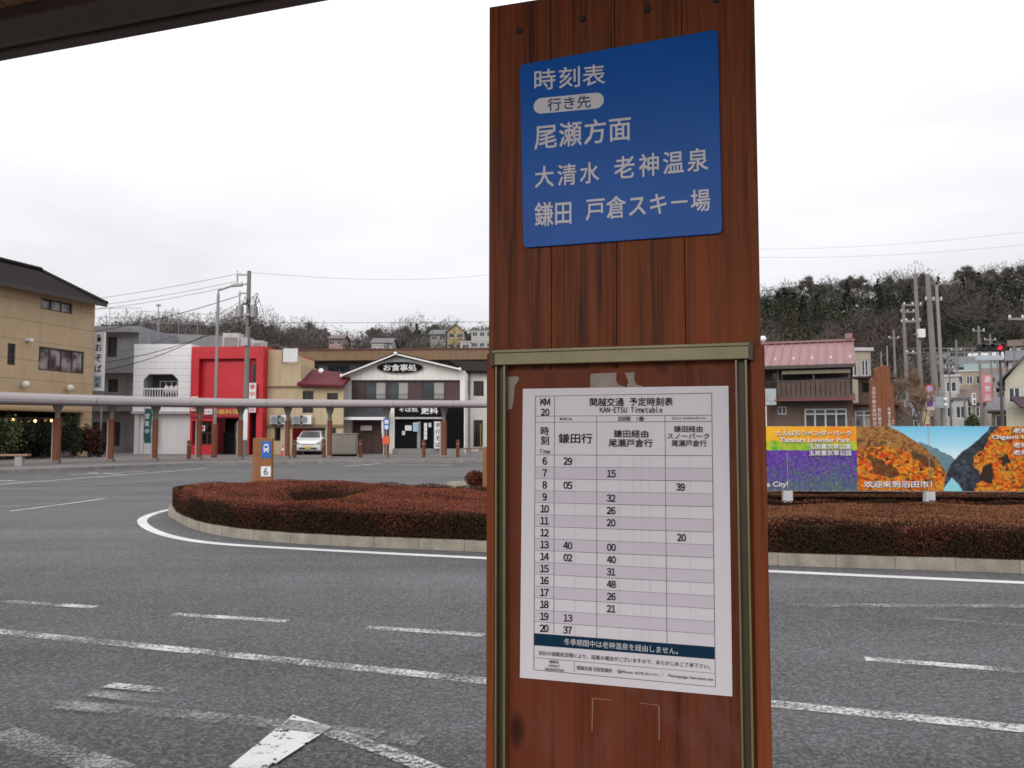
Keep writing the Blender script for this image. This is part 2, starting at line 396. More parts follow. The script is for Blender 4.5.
for i in range(len(kpc) - 1):
    a, b, c, d = kpc[i], kpc[i + 1], kin[i + 1], kin[i]
    mb.quad((a.x, a.y, 0), (b.x, b.y, 0), (b.x, b.y, .15), (a.x, a.y, .15)); mb.quad((a.x, a.y, .15), (b.x, b.y, .15), (c.x, c.y, .15), (d.x, d.y, .15))
KERBM = mat('kerb_concrete', (.22, .21, .20), .9, .25, 4, bump=.3, dirt=.4)
tag(mb.build('kerb', KERBM), kind='structure')
mb = MB()
poly = [(p.x, p.y, .15) for p in kin]
far = [(poly[-1][0], 140, .15), (-90, 140, .15), (-90, poly[0][1], .15)]
mb.add(poly + far, [tuple(range(len(poly) + 3))])
tag(mb.build('pavement', mat('pavement_slabs', (.17, .155, .15), .9, .2, 1.5, bump=.2, seams=(0, .6, .012), dirt=.3)), kind='structure')

# painted markings
def strip(name, pts, wd, m, z=.004, closed=False):
    """ribbon of paint along ground points"""
    P = [Vector((p.x, p.y)) for p in pts]; a = offset_line(P, wd / 2); b = offset_line(P, -wd / 2); mb = MB()
    for i in range(len(P) - 1): mb.quad((b[i].x, b[i].y, z), (b[i + 1].x, b[i + 1].y, z), (a[i + 1].x, a[i + 1].y, z), (a[i].x, a[i].y, z))
    o = mb.build(name, m); tag(o, kind='structure'); return o
P1 = worn_paint('fresh_road_paint', .93, .12, .25, .74); P2 = worn_paint('worn_road_paint', .49, .13, .35, .72, 40); P3 = worn_paint('faded_road_paint', .33, .20, .3, .50, 46); P4 = worn_paint('bright_cracked_paint', .62, .035, .35, .80, 15)
G = lambda *l: [gnd(*p) for p in l]
tip = catmull([Vector((p.x, p.y)) for p in G((193, 505.5), (166, 510.5), (148, 516), (142, 521.5), (150, 529), (173, 537), (215, 543.5), (300, 549), (487, 558.5), (770, 571.5), (1024, 583), (1400, 600))], 10)
strip('road_line', [Vector((p.x, p.y, 0)) for p in tip], .15, P1)
for a, b in [((5, 601.5), (95, 607.5)), ((173, 614.5), (287, 621.5)), ((367, 627.5), (484, 635.5)), ((865, 659), (1030, 672))]: strip('road_dash', G(a, b), .10, P2)
strip('road_line', G((-60, 624), (0, 632), (240, 656), (487, 681.5)), .12, P2); strip('road_line', G((487, 681.5), (770, 704), (1030, 730)), .12, P2)
strip('road_line', G((787, 605.5), (900, 606.5), (1100, 607)), .13, P3, .008); strip('road_line', G((925, 618), (1100, 632)), .10, P3)
strip('road_line', G((330, 733), (385, 752), (445, 776)), .10, P2, .008)
strip('road_line', G((50, 706), (180, 716), (290, 727), (420, 743)), .13, P3, .012)
strip('road_line', G((0, 733), (60, 752), (120, 772)), .16, P3)
strip('road_dash', G((108, 686), (176, 693)), .09, P2, .008); strip('road_dash', G((88, 695), (160, 704)), .10, P3, .016)
mb = MB(); q = G((228, 770), (293, 717), (332, 729), (262, 775)); mb.quad(*[(p.x, p.y, .012) for p in (q[0], q[3], q[2], q[1])])
tag(mb.build('road_arrow_marking', P4), kind='structure')
PF = worn_paint('far_road_paint', .8, .3, .3, .6, 8); PFF = worn_paint('far_faded_paint', .6, .4, .3, .40, 8)
for pts, wd, m in [(((-40, 487), (0, 484.5), (100, 477), (207, 468.5)), .16, PF), (((70, 475), (145, 471.5)), .16, PF), (((-20, 481), (16, 480.8)), .25, PF), (((10, 511.5), (60, 505), (104, 499)), .10, PF),
                   (((0, 490), (120, 483), (190, 479)), .1, PFF), (((0, 507.5), (55, 503.5)), .1, PFF), (((345, 466.3), (380, 463.8)), .2, PF), (((400, 465.3), (452, 465.3)), .2, PF), (((88, 473), (120, 474.5)), .16, PF)]:
    strip('road_line', G(*pts), wd, m, .008)

# ------------------------------------------------------------------ terrain behind the town
def lerp_tab(t, x):
    if x <= t[0][0]: return t[0][1]
    for (a, b), (c, d) in zip(t, t[1:]):
        if x <= c: return b + (d - b) * (x - a) / (c - a)
    return t[-1][1]
SKYL = [(-400, 352), (0, 348), (100, 346), (190, 343), (250, 343), (300, 350), (345, 362), (380, 352), (440, 350), (490, 352), (600, 338), (700, 324), (762, 320), (830, 315), (900, 308), (980, 300), (1100, 292), (1600, 288)]
def ridge_D(px): return 260 if px < 560 else (260 - (px - 560) / 200 * 35 if px < 760 else 225)
def start_D(px): return 130 if px < 560 else (130 - (px - 560) / 200 * 35 if px < 760 else 95)
def terrain(px, D):
    r = ridge_D(px); s0 = start_D(px); zr = CAMZ + (432 - lerp_tab(SKYL, px)) / 800 * r
    t = min(max((D - s0) / (r - s0), 0), 1); return zr * t ** 1.15 + .6 * math.sin(px * .05 + D * .06) * t * (1 - t)
def tz(x, y): return terrain(512 + 800 * x / y, y)
mb = MB(); PXS = list(range(-500, 1701, 25)); DS = [90, 100, 112, 125, 140, 155, 170, 185, 200, 215, 230, 245, 262, 300, 380, 500]
for D in DS:
    for p in PXS: mb.v.append(((p - 512) / 800 * D, D, terrain(p, D) - .35 * (terrain(p, D) <= .01)))
n = len(PXS)
for i in range(len(DS) - 1):
    for j in range(n - 1): mb.f.append((i * n + j, i * n + j + 1, (i + 1) * n + j + 1, (i + 1) * n + j)); mb.m.append(0)
tag(mb.build('hill', mat('hillside_scrub', (.085, .07, .055), .95, .45, .12), smooth=True), kind='structure')

# ------------------------------------------------------------------ foliage helpers
def leaf_mesh(name, C, size, mats, mi, rng, flatz=1.0, jitter=.4, aspect=.6, dirs=None):
    """many small leaf-sized faces: C (n,3) centres"""
    n = len(C); a = rng.normal(size=(n, 3)); a[:, 2] *= flatz
    if dirs is not None: k_ = np.abs(dirs).sum(1) > 0; a[k_] = dirs[k_] + a[k_] * .28
    a /= np.linalg.norm(a, axis=1, keepdims=True)
    b = rng.normal(size=(n, 3)); b -= a * (a * b).sum(1, keepdims=True); b /= np.linalg.norm(b, axis=1, keepdims=True)
    s = (size * (1 + jitter * (rng.random(n) - .5) * 2))[:, None]; a = a * s; b = b * s * aspect
    V = np.stack([C - a, C + b * .9, C + a, C - b * .9], 1).reshape(-1, 3)
    me = bpy.data.meshes.new(name); me.vertices.add(4 * n); me.vertices.foreach_set('co', V.astype(np.float32).ravel())
    me.loops.add(4 * n); me.loops.foreach_set('vertex_index', np.arange(4 * n, dtype=np.int32))
    me.polygons.add(n); me.polygons.foreach_set('loop_start', np.arange(0, 4 * n, 4, dtype=np.int32)); me.polygons.foreach_set('loop_total', np.full(n, 4, dtype=np.int32))
    for q in mats: me.materials.append(q)
    me.polygons.foreach_set('material_index', np.asarray(mi, dtype=np.int32)); me.update(calc_edges=True); me.validate(); return me
def leafobj(name, me, parent=None, loc=None):
    o = bpy.data.objects.new(name, me); COL.objects.link(o)
    if parent is not None: o.parent = parent.o if isinstance(parent, Thing) else parent
    if loc is not None: o.location = loc
    return o
EVG = [mat('leaf_dark_green', (.030, .040, .024), 1, .3, .2, spec=.05), mat('leaf_mid_green', (.048, .058, .032), 1, .3, .2, spec=.05), mat('leaf_blackish', (.020, .025, .019), 1, .3, .2, spec=.05)]
TWG = [mat('twig_grey_brown', (.11, .092, .083), 1, .25, .2, spec=.05), mat('twig_red_brown', (.10, .062, .055), 1, .25, .2, spec=.05), mat('twig_pale', (.17, .155, .145), 1, .2, .2, spec=.05)]
rng = np.random.default_rng(5)

def woodland(name, regions, label):
    C = []; Mi = []; Sz = []; Dr = []; As = []
    for (p0, p1, d0, d1, sp, kinds) in regions:
        D = d0
        while D < d1:
            p = p0 + rng.random() * 20
            while p < p1:
                Dj = D + rng.normal() * 2.5; pj = p + rng.normal() * 6; x = (pj - 512) / 800 * Dj; z = terrain(pj, Dj)
                k = kinds[int(rng.random() * len(kinds))]
                if k == 'c':
                    h = 8 + rng.random() * 5; n_ = 130; t = rng.random(n_) ** .8; r_ = (1 - t) * (1.5 + rng.random()) + .15; a = rng.random(n_) * 6.28
                    c = np.stack([x + r_ * np.cos(a), Dj + r_ * np.sin(a), z + 1 + t * h], 1); mi = np.where(rng.random(n_) < .7, 2, 0); s_ = np.full(n_, .42)
                elif k == 'e':
                    n_ = 420; R0 = 2.6 + rng.random() ** 2 * 3.4; u = rng.normal(size=(n_, 3)); u /= np.linalg.norm(u, axis=1, keepdims=True); u *= (.55 + .5 * rng.random((n_, 1))) * R0
                    lump = 1 + .25 * np.sin(u[:, 0:1] * 2.1 + pj) * np.cos(u[:, 2:3] * 1.7); u *= lump
                    c = u * [1, 1, .95] + [x, Dj, z + R0 * .9 + 1.2]; base = int(rng.random() * 3); mi = np.where(rng.random(n_) < .65, base, (base + 2) % 3); s_ = np.full(n_, .27)
                else:
                    n_ = 800; R0 = 2.8 + rng.random() ** 2 * 3.2; u = rng.normal(size=(n_, 3)); u[:, 2] = np.abs(u[:, 2]) - .3; u /= np.linalg.norm(u, axis=1, keepdims=True); u *= (.15 + .85 * rng.random((n_, 1)) ** .55) * R0 * (1 + .12 * np.sin(u[:, 0:1] * 5 + pj))
                    c = u * [1, 1, 1.1] + [x, Dj, z + R0 + .8]; ud = u / (np.linalg.norm(u, axis=1, keepdims=True) + .01) + [0, 0, .25]; base = 3 + {'b': 0, 'r': 1, 'p': 2}[k]; mi = np.full(n_, base); s_ = np.full(n_, .50)
                isb = k not in 'ce'; Dr.append(ud if isb else np.zeros((len(c), 3))); As.append(np.full(len(c), .13 if isb else .5)); C.append(c); Mi.append(mi); Sz.append(s_); p += sp * 800 / Dj * (.75 + .5 * rng.random())
            D += sp * .85
    C = np.concatenate(C); Mi = np.concatenate(Mi); Sz = np.concatenate(Sz)
    me = leaf_mesh(name, C, Sz, EVG + TWG, Mi, rng, aspect=np.concatenate(As)[:, None], dirs=np.concatenate(Dr))
    o = leafobj(name, me); tag(o, label, 'woodland', kind='stuff'); return o
woodland('woodland', [(640, 1300, 212, 228, 5.0, 'bpbebp'), (640, 1300, 182, 212, 5.0, 'eeeceebe'), (640, 925, 145, 182, 5, 'eebeecbr'), (925, 1300, 156, 182, 5, 'eebebcbe'), (640, 925, 108, 145, 6.5, 'bbrbrbbe'), (1060, 1300, 120, 156, 6.5, 'bbrbebbe'), (925, 1060, 112, 150, 15, 'ebe'), ], 'dense dark mixed woodland covering the hill on the right')
woodland('woodland', [(-200, 640, 205, 262, 5.5, 'bbepbbpe'), (-200, 640, 140, 205, 8.5, 'bberbpeb')], 'hazy grey brown woodland on the low hill behind the shops')  # pale twig trees mixed in, haze put into the colour

# bare trees standing out along the ridges
def bare_tree_mesh(seed, h=9.0, spread=4.2, twigs=6500, tw=.055, m=None):
    r = random.Random(seed); mb = MB(); tips = []
    def grow(p, d, L_, rad, lv):
        q = p + d * L_; mb.tube([p, q], rad, 5, 0, rad * .62)
        if lv == 0: tips.append((q, d)); return
        for i in range(3 if lv > 1 else 4):
            nd = (d + Vector((r.gauss(0, .5), r.gauss(0, .5), r.gauss(.12, .22)))).normalized(); grow(q, nd, L_ * r.uniform(.62, .85), rad * .58, lv - 1)
        tips.append((q, d))
    grow(Vector((0, 0, -.5)), Vector((0, 0, 1)), h * .3, h * .022, 4)
    trunk = mb
    tb = MB(); per = max(3, twigs // len(tips))
    for q, d in tips:
        for i in range(per):
            nd = (d * .8 + Vector((r.gauss(0, .75), r.gauss(0, .75), r.gauss(.15, .5)))).normalized(); L_ = h * r.uniform(.05, .13); s = nd.cross(Vector((r.random(), r.random(), .3))).normalized() * tw * h / 9
            a = q + nd * L_ * .0; b = q + nd * L_; tb.add([a - s, a + s, b], [(0, 1, 2)])
    zmax = max(v[2] for v in tb.v)
    for k in (trunk, tb): k.v = [(x * h / zmax, y * h / zmax, z * h / zmax) for x, y, z in k.v]
    return trunk, tb
BARK = mat('grey_bark', (.10, .085, .075), .95, .25, 3)
protos = []
for sd in range(3):
    t_, c_ = bare_tree_mesh(sd, 10)
    th = Thing('bare_tree', 'x', 'tree', (0, 0, 0)); t_.build('trunk', BARK, th); c_.build('crown', TWG[2], th); protos.append(th.o)
protos_used = [False] * 3
def bare_tree(px, ytop, D, h, label, k, group='bare trees along the ridge', z=None):
    p = at(px, ytop, D); z0 = p.z - h if z is None else z; sc = (p.z - z0) / 10
    if z is None: z0 = min(z0, terrain(px, D)); sc = (p.z - z0) / 10
    loc = (p.x, p.y, z0); wx = min(sc, h / 10)
    if not protos_used[k]:
        protos_used[k] = True; o = protos[k]; o.location = loc; o.scale = (wx, wx, sc); o['label'] = label
    else: o = copy_thing(protos[k], loc, random.random() * 6, label, (wx, wx, sc))
    o['group'] = group; return o
ridge = [(816, 275, 218, 11, 'broad bare tree rising over the pink roof'), (786, 284, 218, 8, 'small bare tree on the ridge beside the timetable board'),
         (850, 274, 220, 10, 'rounded bare tree on the ridge left of the tall poles'), (878, 275, 222, 9, 'bare tree on the ridge behind the lettered wooden pillar'), (902, 276, 224, 8, 'thin bare tree between the tall poles on the ridge'),
         (928, 272, 222, 9, 'bare tree on the ridge right behind the tallest pole'), (968, 266, 220, 14, 'largest bare tree crowning the right ridge'), (992, 268, 223, 11, 'bare tree just right of the largest one on the ridge'),
         (1018, 262, 220, 12, 'bare tree at the right edge of the ridge'), (1040, 258, 222, 13, 'bare tree half outside the right edge of the picture'),
         (108, 322, 250, 8, 'bare tree behind the rooftop fence of the grey building'), (140, 320, 250, 10, 'bare tree over the white building'), (168, 321, 252, 11, 'bare tree between white and red buildings'),
         (196, 321, 250, 9, 'bare tree beside the street light mast'), (262, 322, 250, 10, 'bare tree right of the utility pole transformers'), (300, 320, 252, 11, 'taller bare tree with a round top above the beige shop'), (322, 326, 250, 9, 'low bare tree above the maroon roof'),
         (372, 326, 255, 8, 'low bare tree left of the restaurant gable peak'), (405, 326, 256, 8, 'low bare tree above the restaurant gable peak'), (436, 323, 252, 9, 'bare tree above the right slope of the restaurant')]
for i, (px, yt, D, h, lb) in enumerate(ridge): bare_tree(px, yt, D, h, lb, i % 3)
_t, _c = bare_tree_mesh(11, 10, twigs=900)
TTW = mat('twig_tan', (.24, .165, .115), 1, .2, .5, spec=.05); _th = Thing('bare_tree', 'x', 'tree', (0, 0, 0)); _t.build('trunk', BARK, _th); _c.build('crown', TTW, _th)
protos.append(_th.o); protos_used.append(False)
for i, (px, yt, D, lb) in enumerate([(905, 372, 44, 'small bare street tree in front of the utility poles'), (921, 362, 47, 'twiggy brown street tree left of the round traffic sign'), (912, 380, 40, 'lowest bare street tree above the blue part of the billboard')]):
    bare_tree(px, yt, D, 2.6, lb, 3, 'bare street trees behind the billboard', z=0)
# dark evergreens that stand out on the left ridge
def conifer(px, ytop, D, h, label):
    p = at(px, ytop, D); th = Thing('conifer_tree', label, 'tree', (p.x, p.y, p.z - h), 0, 'conifers on the ridge')
    MB().tube([(0, 0, -1), (0, 0, h * .9)], .16, 6, 0, .04).build('trunk', BARK, th)
    n_ = 260; t = rng.random(n_); r_ = (1 - t) * h * .19 * (.5 + .6 * rng.random(n_)) + .1; a = rng.random(n_) * 6.28
    leafobj('crown', leaf_mesh('crown', np.stack([r_ * np.cos(a), r_ * np.sin(a), h * (.12 + t * .88)], 1), np.full(n_, .4), EVG, np.where(rng.random(n_) < .6, 2, 0), rng), th)
conifer(417, 324, 245, 9, 'dark pointed conifer above the restaurant roof'); conifer(247, 319, 240, 9, 'dark conifer beside the transformers on the utility pole'); conifer(778, 292, 205, 10, 'dark conifer above the left end of the pink roof')

# ================================================================== NEAR: timetable board
TH = R(-16.7)
PO = wood('red_stained_timber', (.26, .064, .0175), (.042, .011, .005), .5)
PI_ = wood('weathered_panel_timber', (.185, .044, .0165), (.078, .017, .008), .5, worn=.42, gr=(28, 28, 1.1))
BD = Thing('timetable_board', 'tall red stained timber board with a blue sign and a glazed timetable case', 'notice board', (-.0287 * 1.2, 1.2, 0), TH)
edges = [-.001, .0965, .1935, .2905, .3912]
for i in range(4):
    a, b = edges[i] + .0003, edges[i + 1] - .0003
    MB().box(a, b, -.0, .045, 0.0, 2.156).build('plank', PO, BD, bevel=.0011)
BRASS = mat('olive_brass', (.23, .195, .105), .42, .22, 12, metal=.3)
BRASS2 = mat('dark_brass_edge', (.075, .058, .030), .5, .2, 12, metal=.2)
for px, py in ((519.6, 31), (582.5, 19), (647.7, 9.5), (715.7, 0)):
    x, z = BD.px(px, py); mb = MB(); mb.M = Matrix.Translation((x, -.001, z)) @ Matrix.Rotation(math.pi / 2, 4, 'X')
    mb.lathe([(0, .0), (.0032, 0), (.0046, -.0), (.0046, .0015), (.0030, .0022), (0, .0022)], 14)
    mb.build('bolt_plug', flat('plug_black', (.012, .008, .007), .6), BD)
# case below: side cheeks (front strips), inner panel, olive frame
CZ = 1.6205
MB().box(.0, .0125, -.012, -.0005, .55, CZ - .004).build('side_strip', PO, BD, bevel=.0015)
MB().box(.3765, .3952, -.014, -.0005, .55, CZ - .004).build('side_strip', PO, BD, bevel=.0015)
pn = MB().box(.030, .358, -.0035, -.0006, .60, CZ - .03).build('backing_panel', PI_, BD)
fr = MB()
fr.box(.0105, .379, -.020, -.0008, CZ - .022, CZ - .001)                       # head rail
fr.box(.0095, .380, -.0225, -.0205, CZ - .0045, CZ + .0005)
fr.build('frame_head', BRASS, BD, bevel=.0012)
hd = MB().box(.0085, .0145, -.0225, -.0008, CZ - .024, CZ + .002).box(.3745, .381, -.0225, -.0008, CZ - .024, CZ + .002)
hd.build('corner_cap', BRASS2, BD, bevel=.001)
for x0 in (.0145, .3565):
    m_ = MB(); m_.box(x0, x0 + .0030, -.0165, -.0008, .58, CZ - .0225).box(x0 + .0125, x0 + .016, -.0165, -.0008, .58, CZ - .0225)
    m_.build('frame_stile', BRASS, BD, bevel=.0008)
    MB().box(x0 + .0032, x0 + .0123, -.006, -.0008, .58, CZ - .0225).build('frame_channel', BRASS2, BD)
MB().box(.0145, .372, -.0165, -.0008, .56, .579).build('frame_sill', BRASS, BD)
TAPE = mat('yellowed_tape', (.30, .245, .20), .5, .25, 60)
def ragged(poly_px, name, m, y=-.0042):
    mb = MB(); pts = [BD.px(*p) for p in poly_px]; mb.add([(x, y, z) for x, z in pts], [tuple(range(len(pts)))]); o = mb.build(name, m, pn); return o
ragged([(591, 374), (603, 373.2), (617, 372.8), (616.5, 381), (619, 385), (626, 387), (622, 388), (604, 388.6), (590.5, 389)], 'tape_remnant', TAPE)
ragged([(625, 373), (635, 372.4), (634.5, 380), (637, 385), (643, 386), (642, 387.2), (627, 387), (629, 382)], 'tape_remnant', TAPE)
ragged([(508.5, 377), (519, 376.4), (520, 380), (515.5, 386), (514.5, 400), (512.5, 409), (509, 409.5)], 'tape_remnant', TAPE)
SCR = flat('scratched_pale_wood', (.30, .14, .10), .7)
ragged([(592.5, 697), (594, 697), (593.2, 730), (592, 730)], 'scratch', SCR); ragged([(594, 697), (612, 698.5), (612, 699.4), (594, 698)], 'scratch', SCR); ragged([(658.6, 705), (660, 705), (660.2, 739), (659, 739)], 'scratch', SCR)
ragged([(640, 701.5), (659, 704), (659, 704.8), (640, 702.3)], 'scratch', SCR)
ragged([(735, 392), (739, 400), (739.5, 430), (741, 470), (738.5, 468), (737.5, 432), (736, 410)], 'tape_remnant', TAPE)

# blue destination sign
def sign_quad_plate(th, quad, y0, y1, mats, name, rad=.008, seg=5):
    c = [Vector(th.px(*p)) for p in quad]; pts = []
    for i in range(4):
        p, a, b = c[i], c[i - 1], c[(i + 1) % 4]; da = (a - p).normalized() * rad; db = (b - p).normalized() * rad
        for k in range(seg + 1):
            t = k / seg; pts.append((p + da) * (1 - t) ** 2 + p * 2 * t * (1 - t) + (p + db) * t * t)
    return MB().prism([(q.x, q.y) for q in pts], y0, y1)
BSIGN = Thing('destination_sign', 'blue enamel sign with white lettering screwed to the top of the timber board', 'sign', BD.loc, TH)
def blue_enamel():
    m, nt, b, N, L = nodes('blue_enamel')
    tc = N('ShaderNodeTexCoord'); n = N('ShaderNodeTexNoise'); n.inputs['Scale'].default_value = 9; n.inputs['Detail'].default_value = 4; L(tc.outputs['Object'], n.inputs['Vector'])
    cr = N('ShaderNodeValToRGB'); cr.color_ramp.elements[0].color = (.001, .085, .40, 1); cr.color_ramp.elements[1].color = (.001, .125, .54, 1); L(n.outputs['Fac'], cr.inputs[0]); L(cr.outputs[0], b.inputs['Base Color'])
    b.inputs['Roughness'].default_value = .3; b.inputs['Specular IOR Level'].default_value = .14; return m
sign_quad_plate(BSIGN, [(520.5, 66), (524, 248.5), (722.5, 234), (718, 30.5)], -.0045, -.0012, None, 'p').build('plate', blue_enamel(), BSIGN, bevel=.0006)
LETW = flat('lettering_white', (.80, .78, .82), .6, spec=.1); LETB = flat('lettering_blue', (.02, .05, .18), .5)
def btext(mb, th, body, p0, p1, hpx, y, bold=.012, m=0):
    """fit lettering between two pixels of the board face; hpx is its height in pixels"""
    x0, z0 = th.px(*p0); x1, z1 = th.px(*p1); _, za = th.px(p0[0], p0[1] - hpx / 2); _, zb = th.px(p0[0], p0[1] + hpx / 2)
    _, zc = th.px(p1[0], p1[1] - hpx / 2); _, zd = th.px(p1[0], p1[1] + hpx / 2)
    h = ((za - zb) + (zc - zd)) / 2; v, f = glyphs(body, bold)
    text(mb, body, x0, x1, z0, z1, h, y, bold, m)
lt = MB(); YB = -.0051

def spaced(body, p0, p1, hpx, gap=.2, bold=.024):
    n_ = len(body); cw = (p1[0] - p0[0]) / (n_ + (n_ - 1) * gap)
    for i, ch in enumerate(body):
        v, f = glyphs(ch); gw_ = max(p[0] for p in v) - min(p[0] for p in v); gh_ = max(p[1] for p in v) - min(p[1] for p in v); cx = p0[0] + cw * (i * (1 + gap) + .5); t = (cx - p0[0]) / (p1[0] - p0[0]); cy = p0[1] + (p1[1] - p0[1]) * t
        cy -= ((max(p[1] for p in v) + min(p[1] for p in v)) / 2 - .38) * hpx / .93; sl = (p1[1] - p0[1]) / (p1[0] - p0[0]) * cw * gw_ / .92 / 2; w2 = cw * gw_ / .92 / 2
        btext(lt, BSIGN, ch, (cx - w2, cy - sl), (cx + w2, cy + sl), hpx * gh_ / .93, YB, bold / max(gh_, .35) * .93)
spaced('時刻表', (535, 82), (605.5, 75.5), 20.5, .12, .018); spaced('尾瀬方面', (535.5, 139), (631.5, 129), 24, .12)
spaced('大清水', (536, 178.5), (599.5, 173), 21, .22); spaced('老神温泉', (615, 169.5), (708, 160), 22.5, .22)
spaced('鎌田', (536, 215.5), (573, 213), 23.5, .08); spaced('戸倉スキー場', (586.5, 210.5), (710, 200.5), 22, .12)
lt.build('lettering', LETW, BSIGN)
def pill(th, xa, xb, ya, yb, hpx, y):
    x0, z0 = th.px(xa, ya); x1, z1 = th.px(xb, yb); h = th.px(xa, ya - hpx / 2)[1] - th.px(xa, ya + hpx / 2)[1]; r = h / 2; pts = []
    for k in range(11): a = math.pi / 2 + math.pi * k / 10; pts.append((x0 + r + r * math.cos(a), z0 + r * math.sin(a)))
    for k in range(11): a = -math.pi / 2 + math.pi * k / 10; pts.append((x1 - r + r * math.cos(a), z1 + r * math.sin(a)))
    return MB().add([(p[0], y, p[1]) for p in pts], [tuple(range(len(pts)))])
pill(BSIGN, 534.5, 604.5, 108, 101, 15.5, -.0050).build('label_field', LETW, BSIGN)
lt = MB(); btext(lt, BSIGN, '行き先', (548.5, 106.5), (591.5, 102.5), 12.5, -.0056, .014); lt.build('lettering', LETB, BSIGN)

# laminated timetable
PAPER = Thing('timetable_sheet', 'laminated white bus timetable sheet taped inside the wooden case', 'timetable', BD.loc, TH)
pq = [(524, 389), (521, 676.5), (732.5, 695), (728.5, 386)]
PM = mat('laminated_paper', (.80, .755, .80), .4, .03, 9, spec=.12)
c = [BD.px(*p) for p in pq]; mb = MB(); NX, NZ = 16, 24
for j in range(NZ + 1):
    for i in range(NX + 1):
        s, t = i / NX, j / NZ
        x = (c[0][0] * (1 - s) + c[3][0] * s) * (1 - t) + (c[1][0] * (1 - s) + c[2][0] * s) * t; z = (c[0][1] * (1 - s) + c[3][1] * s) * (1 - t) + (c[1][1] * (1 - s) + c[2][1] * s) * t
        mb.v.append((x, -.0058 - .0006 * math.sin(s * 5 + t * 3), z))
for j in range(NZ):
    for i in range(NX): a = j * (NX + 1) + i; mb.f.append((a, a + NX + 1, a + NX + 2, a + 1)); mb.m.append(0)
po = mb.build('sheet', PM, PAPER); sm = po.modifiers.new('t', 'SOLIDIFY'); sm.thickness = .0006; sm.offset = -1
INK = flat('ink', (.022, .022, .028), .8, var=.02, spec=.05); NAVY = flat('ink_navy', (.006, .034, .075), .6, spec=.1); LILAC = flat('ink_lilac', (.70, .635, .70), .5, var=.02, spec=.1); FAINT = flat('ink_faint', (.60, .565, .65), .5, var=.02, spec=.1); RULE = flat('ink_rule', (.13, .13, .16), .8, spec=.05)
# zoom helpers: crop A maps (zx,zy) -> 510+zx/4.452, 370+zy/4.452 ; crop B -> 510+zx/4.452, 530+zy/4.452
A_ = lambda x, y: (510 + x / 4.452, 370 + y / 4.452); B_ = lambda x, y: (510 + x / 4.452, 530 + y / 4.452)
Y1 = -.0071
# row lines measured at the left edge, the hour column and the right edge
gl, gr = 536.6, 712.2                                # left / right grid edge at the top; they drift by ~-1 / +3 px to the bottom
def gx(px0, px1, py): return px0 + (px1 - px0) * (py - 397) / (685 - 397)
cols = [(536.6, 535.3), (555.6, 554.6), (597.6, 597.6), (665.4, 667.4), (711.8, 715.4)]
rowsL = [396.5, 416.2, 422.3, 454.8] + [454.8 + (632.2 - 454.8) * k / 15 for k in range(1, 16)]
rowsR = [393.2, 415.2, 421.3, 455.3] + [455.3 + (645.8 - 455.3) * k / 15 for k in range(1, 16)]
def pt(k, u):                                        # grid row k, u 0..1 across
    yl, yr = rowsL[k], rowsR[k]; y = yl + (yr - yl) * u; xl = gx(*cols[0], y); xr = gx(*cols[-1], y); return xl + (xr - xl) * u, y
def ucol(i, y):
    xl, xr = gx(*cols[0], y), gx(*cols[-1], y); return (gx(*cols[i], y) - xl) / (xr - xl)
def line(mb, a, b, w=.0005, y=Y1, m=0):
    x0, z0 = BD.px(*a); x1, z1 = BD.px(*b); d = Vector((x1 - x0, z1 - z0)).normalized(); n_ = Vector((-d.y, d.x)) * w / 2
    mb.add([(x0 - n_.x, y, z0 - n_.y), (x1 - n_.x, y, z1 - n_.y), (x1 + n_.x, y, z1 + n_.y), (x0 + n_.x, y, z0 + n_.y)], [(0, 1, 2, 3)], m)
def fill(mb, pts, y, m=0):
    mb.add([(BD.px(*p)[0], y, BD.px(*p)[1]) for p in pts], [tuple(range(len(pts)))], m)
sh = MB()
for k in range(4, 18, 2): fill(sh, [pt(k, 0), pt(k + 1, 0), pt(k + 1, 1), pt(k, 1)], -.0066)
sh.build('shaded_rows', LILAC, PAPER)
ln = MB()
for k in range(len(rowsL)): line(ln, pt(k, 0), pt(k, 1), .00055 if k in (0, 1, 2, 3, 18) else .0004)
yb = 675.0; LB = (535.0, 668.3); RB = (715.6, 685.3)
line(ln, (gx(*cols[0], 396.5), 396.5), LB, .0007); line(ln, (711.8, 393.2), RB, .0007); line(ln, LB, RB, .0007)
line(ln, (555.6, 396.7), (554.8, 632.5), .0006); line(ln, (597.6, 416.4), (597.6, 637), .0006); line(ln, (665.4, 416), (667.4, 643), .0006)
line(ln, B_(116, 562), B_(912, 632), .0005); line(ln, B_(290, 578), B_(290, 625), .0005)
ln.build('ruled_lines', RULE, PAPER)
ff = MB()
for x in (576, 620, 634, 642, 650, 690):
    a = 455; b = 636; line(ff, (x, a), (x + (x - 600) * .012, b), .0004, -.0068)
ff.build('faint_lines', FAINT, PAPER)
nb = MB(); fill(nb, [(535.6, 632.2), (535.3, 643.8), (714.9, 657.8), (714.6, 645.8)], -.0074); nb.build('notice_band', NAVY, PAPER)
tx = MB(); Y2 = -.0078
def T(body, a, b, h, bold=.0, mbx=None): btext(mbx or tx, PAPER, body, a, b, h, Y2, bold)
LATE = [('ＫＭ', A_(142, 143), A_(181, 142), 6.6, .04), ('２０', A_(143, 188), A_(181, 188), 6.6, .04)]
T('関越交通', A_(360, 143), A_(510, 143), 8.2, .018); T('予定時刻表', A_(535, 142), A_(727, 141), 8.2, .018); LATE += [('ＫＡＮ－ＥＴＳＵ', A_(403, 178), A_(525, 178), 5.2, .03), ('Ｔｉｍｅｔａｂｌｅ', A_(540, 178), A_(682, 178), 5.2, .03)]
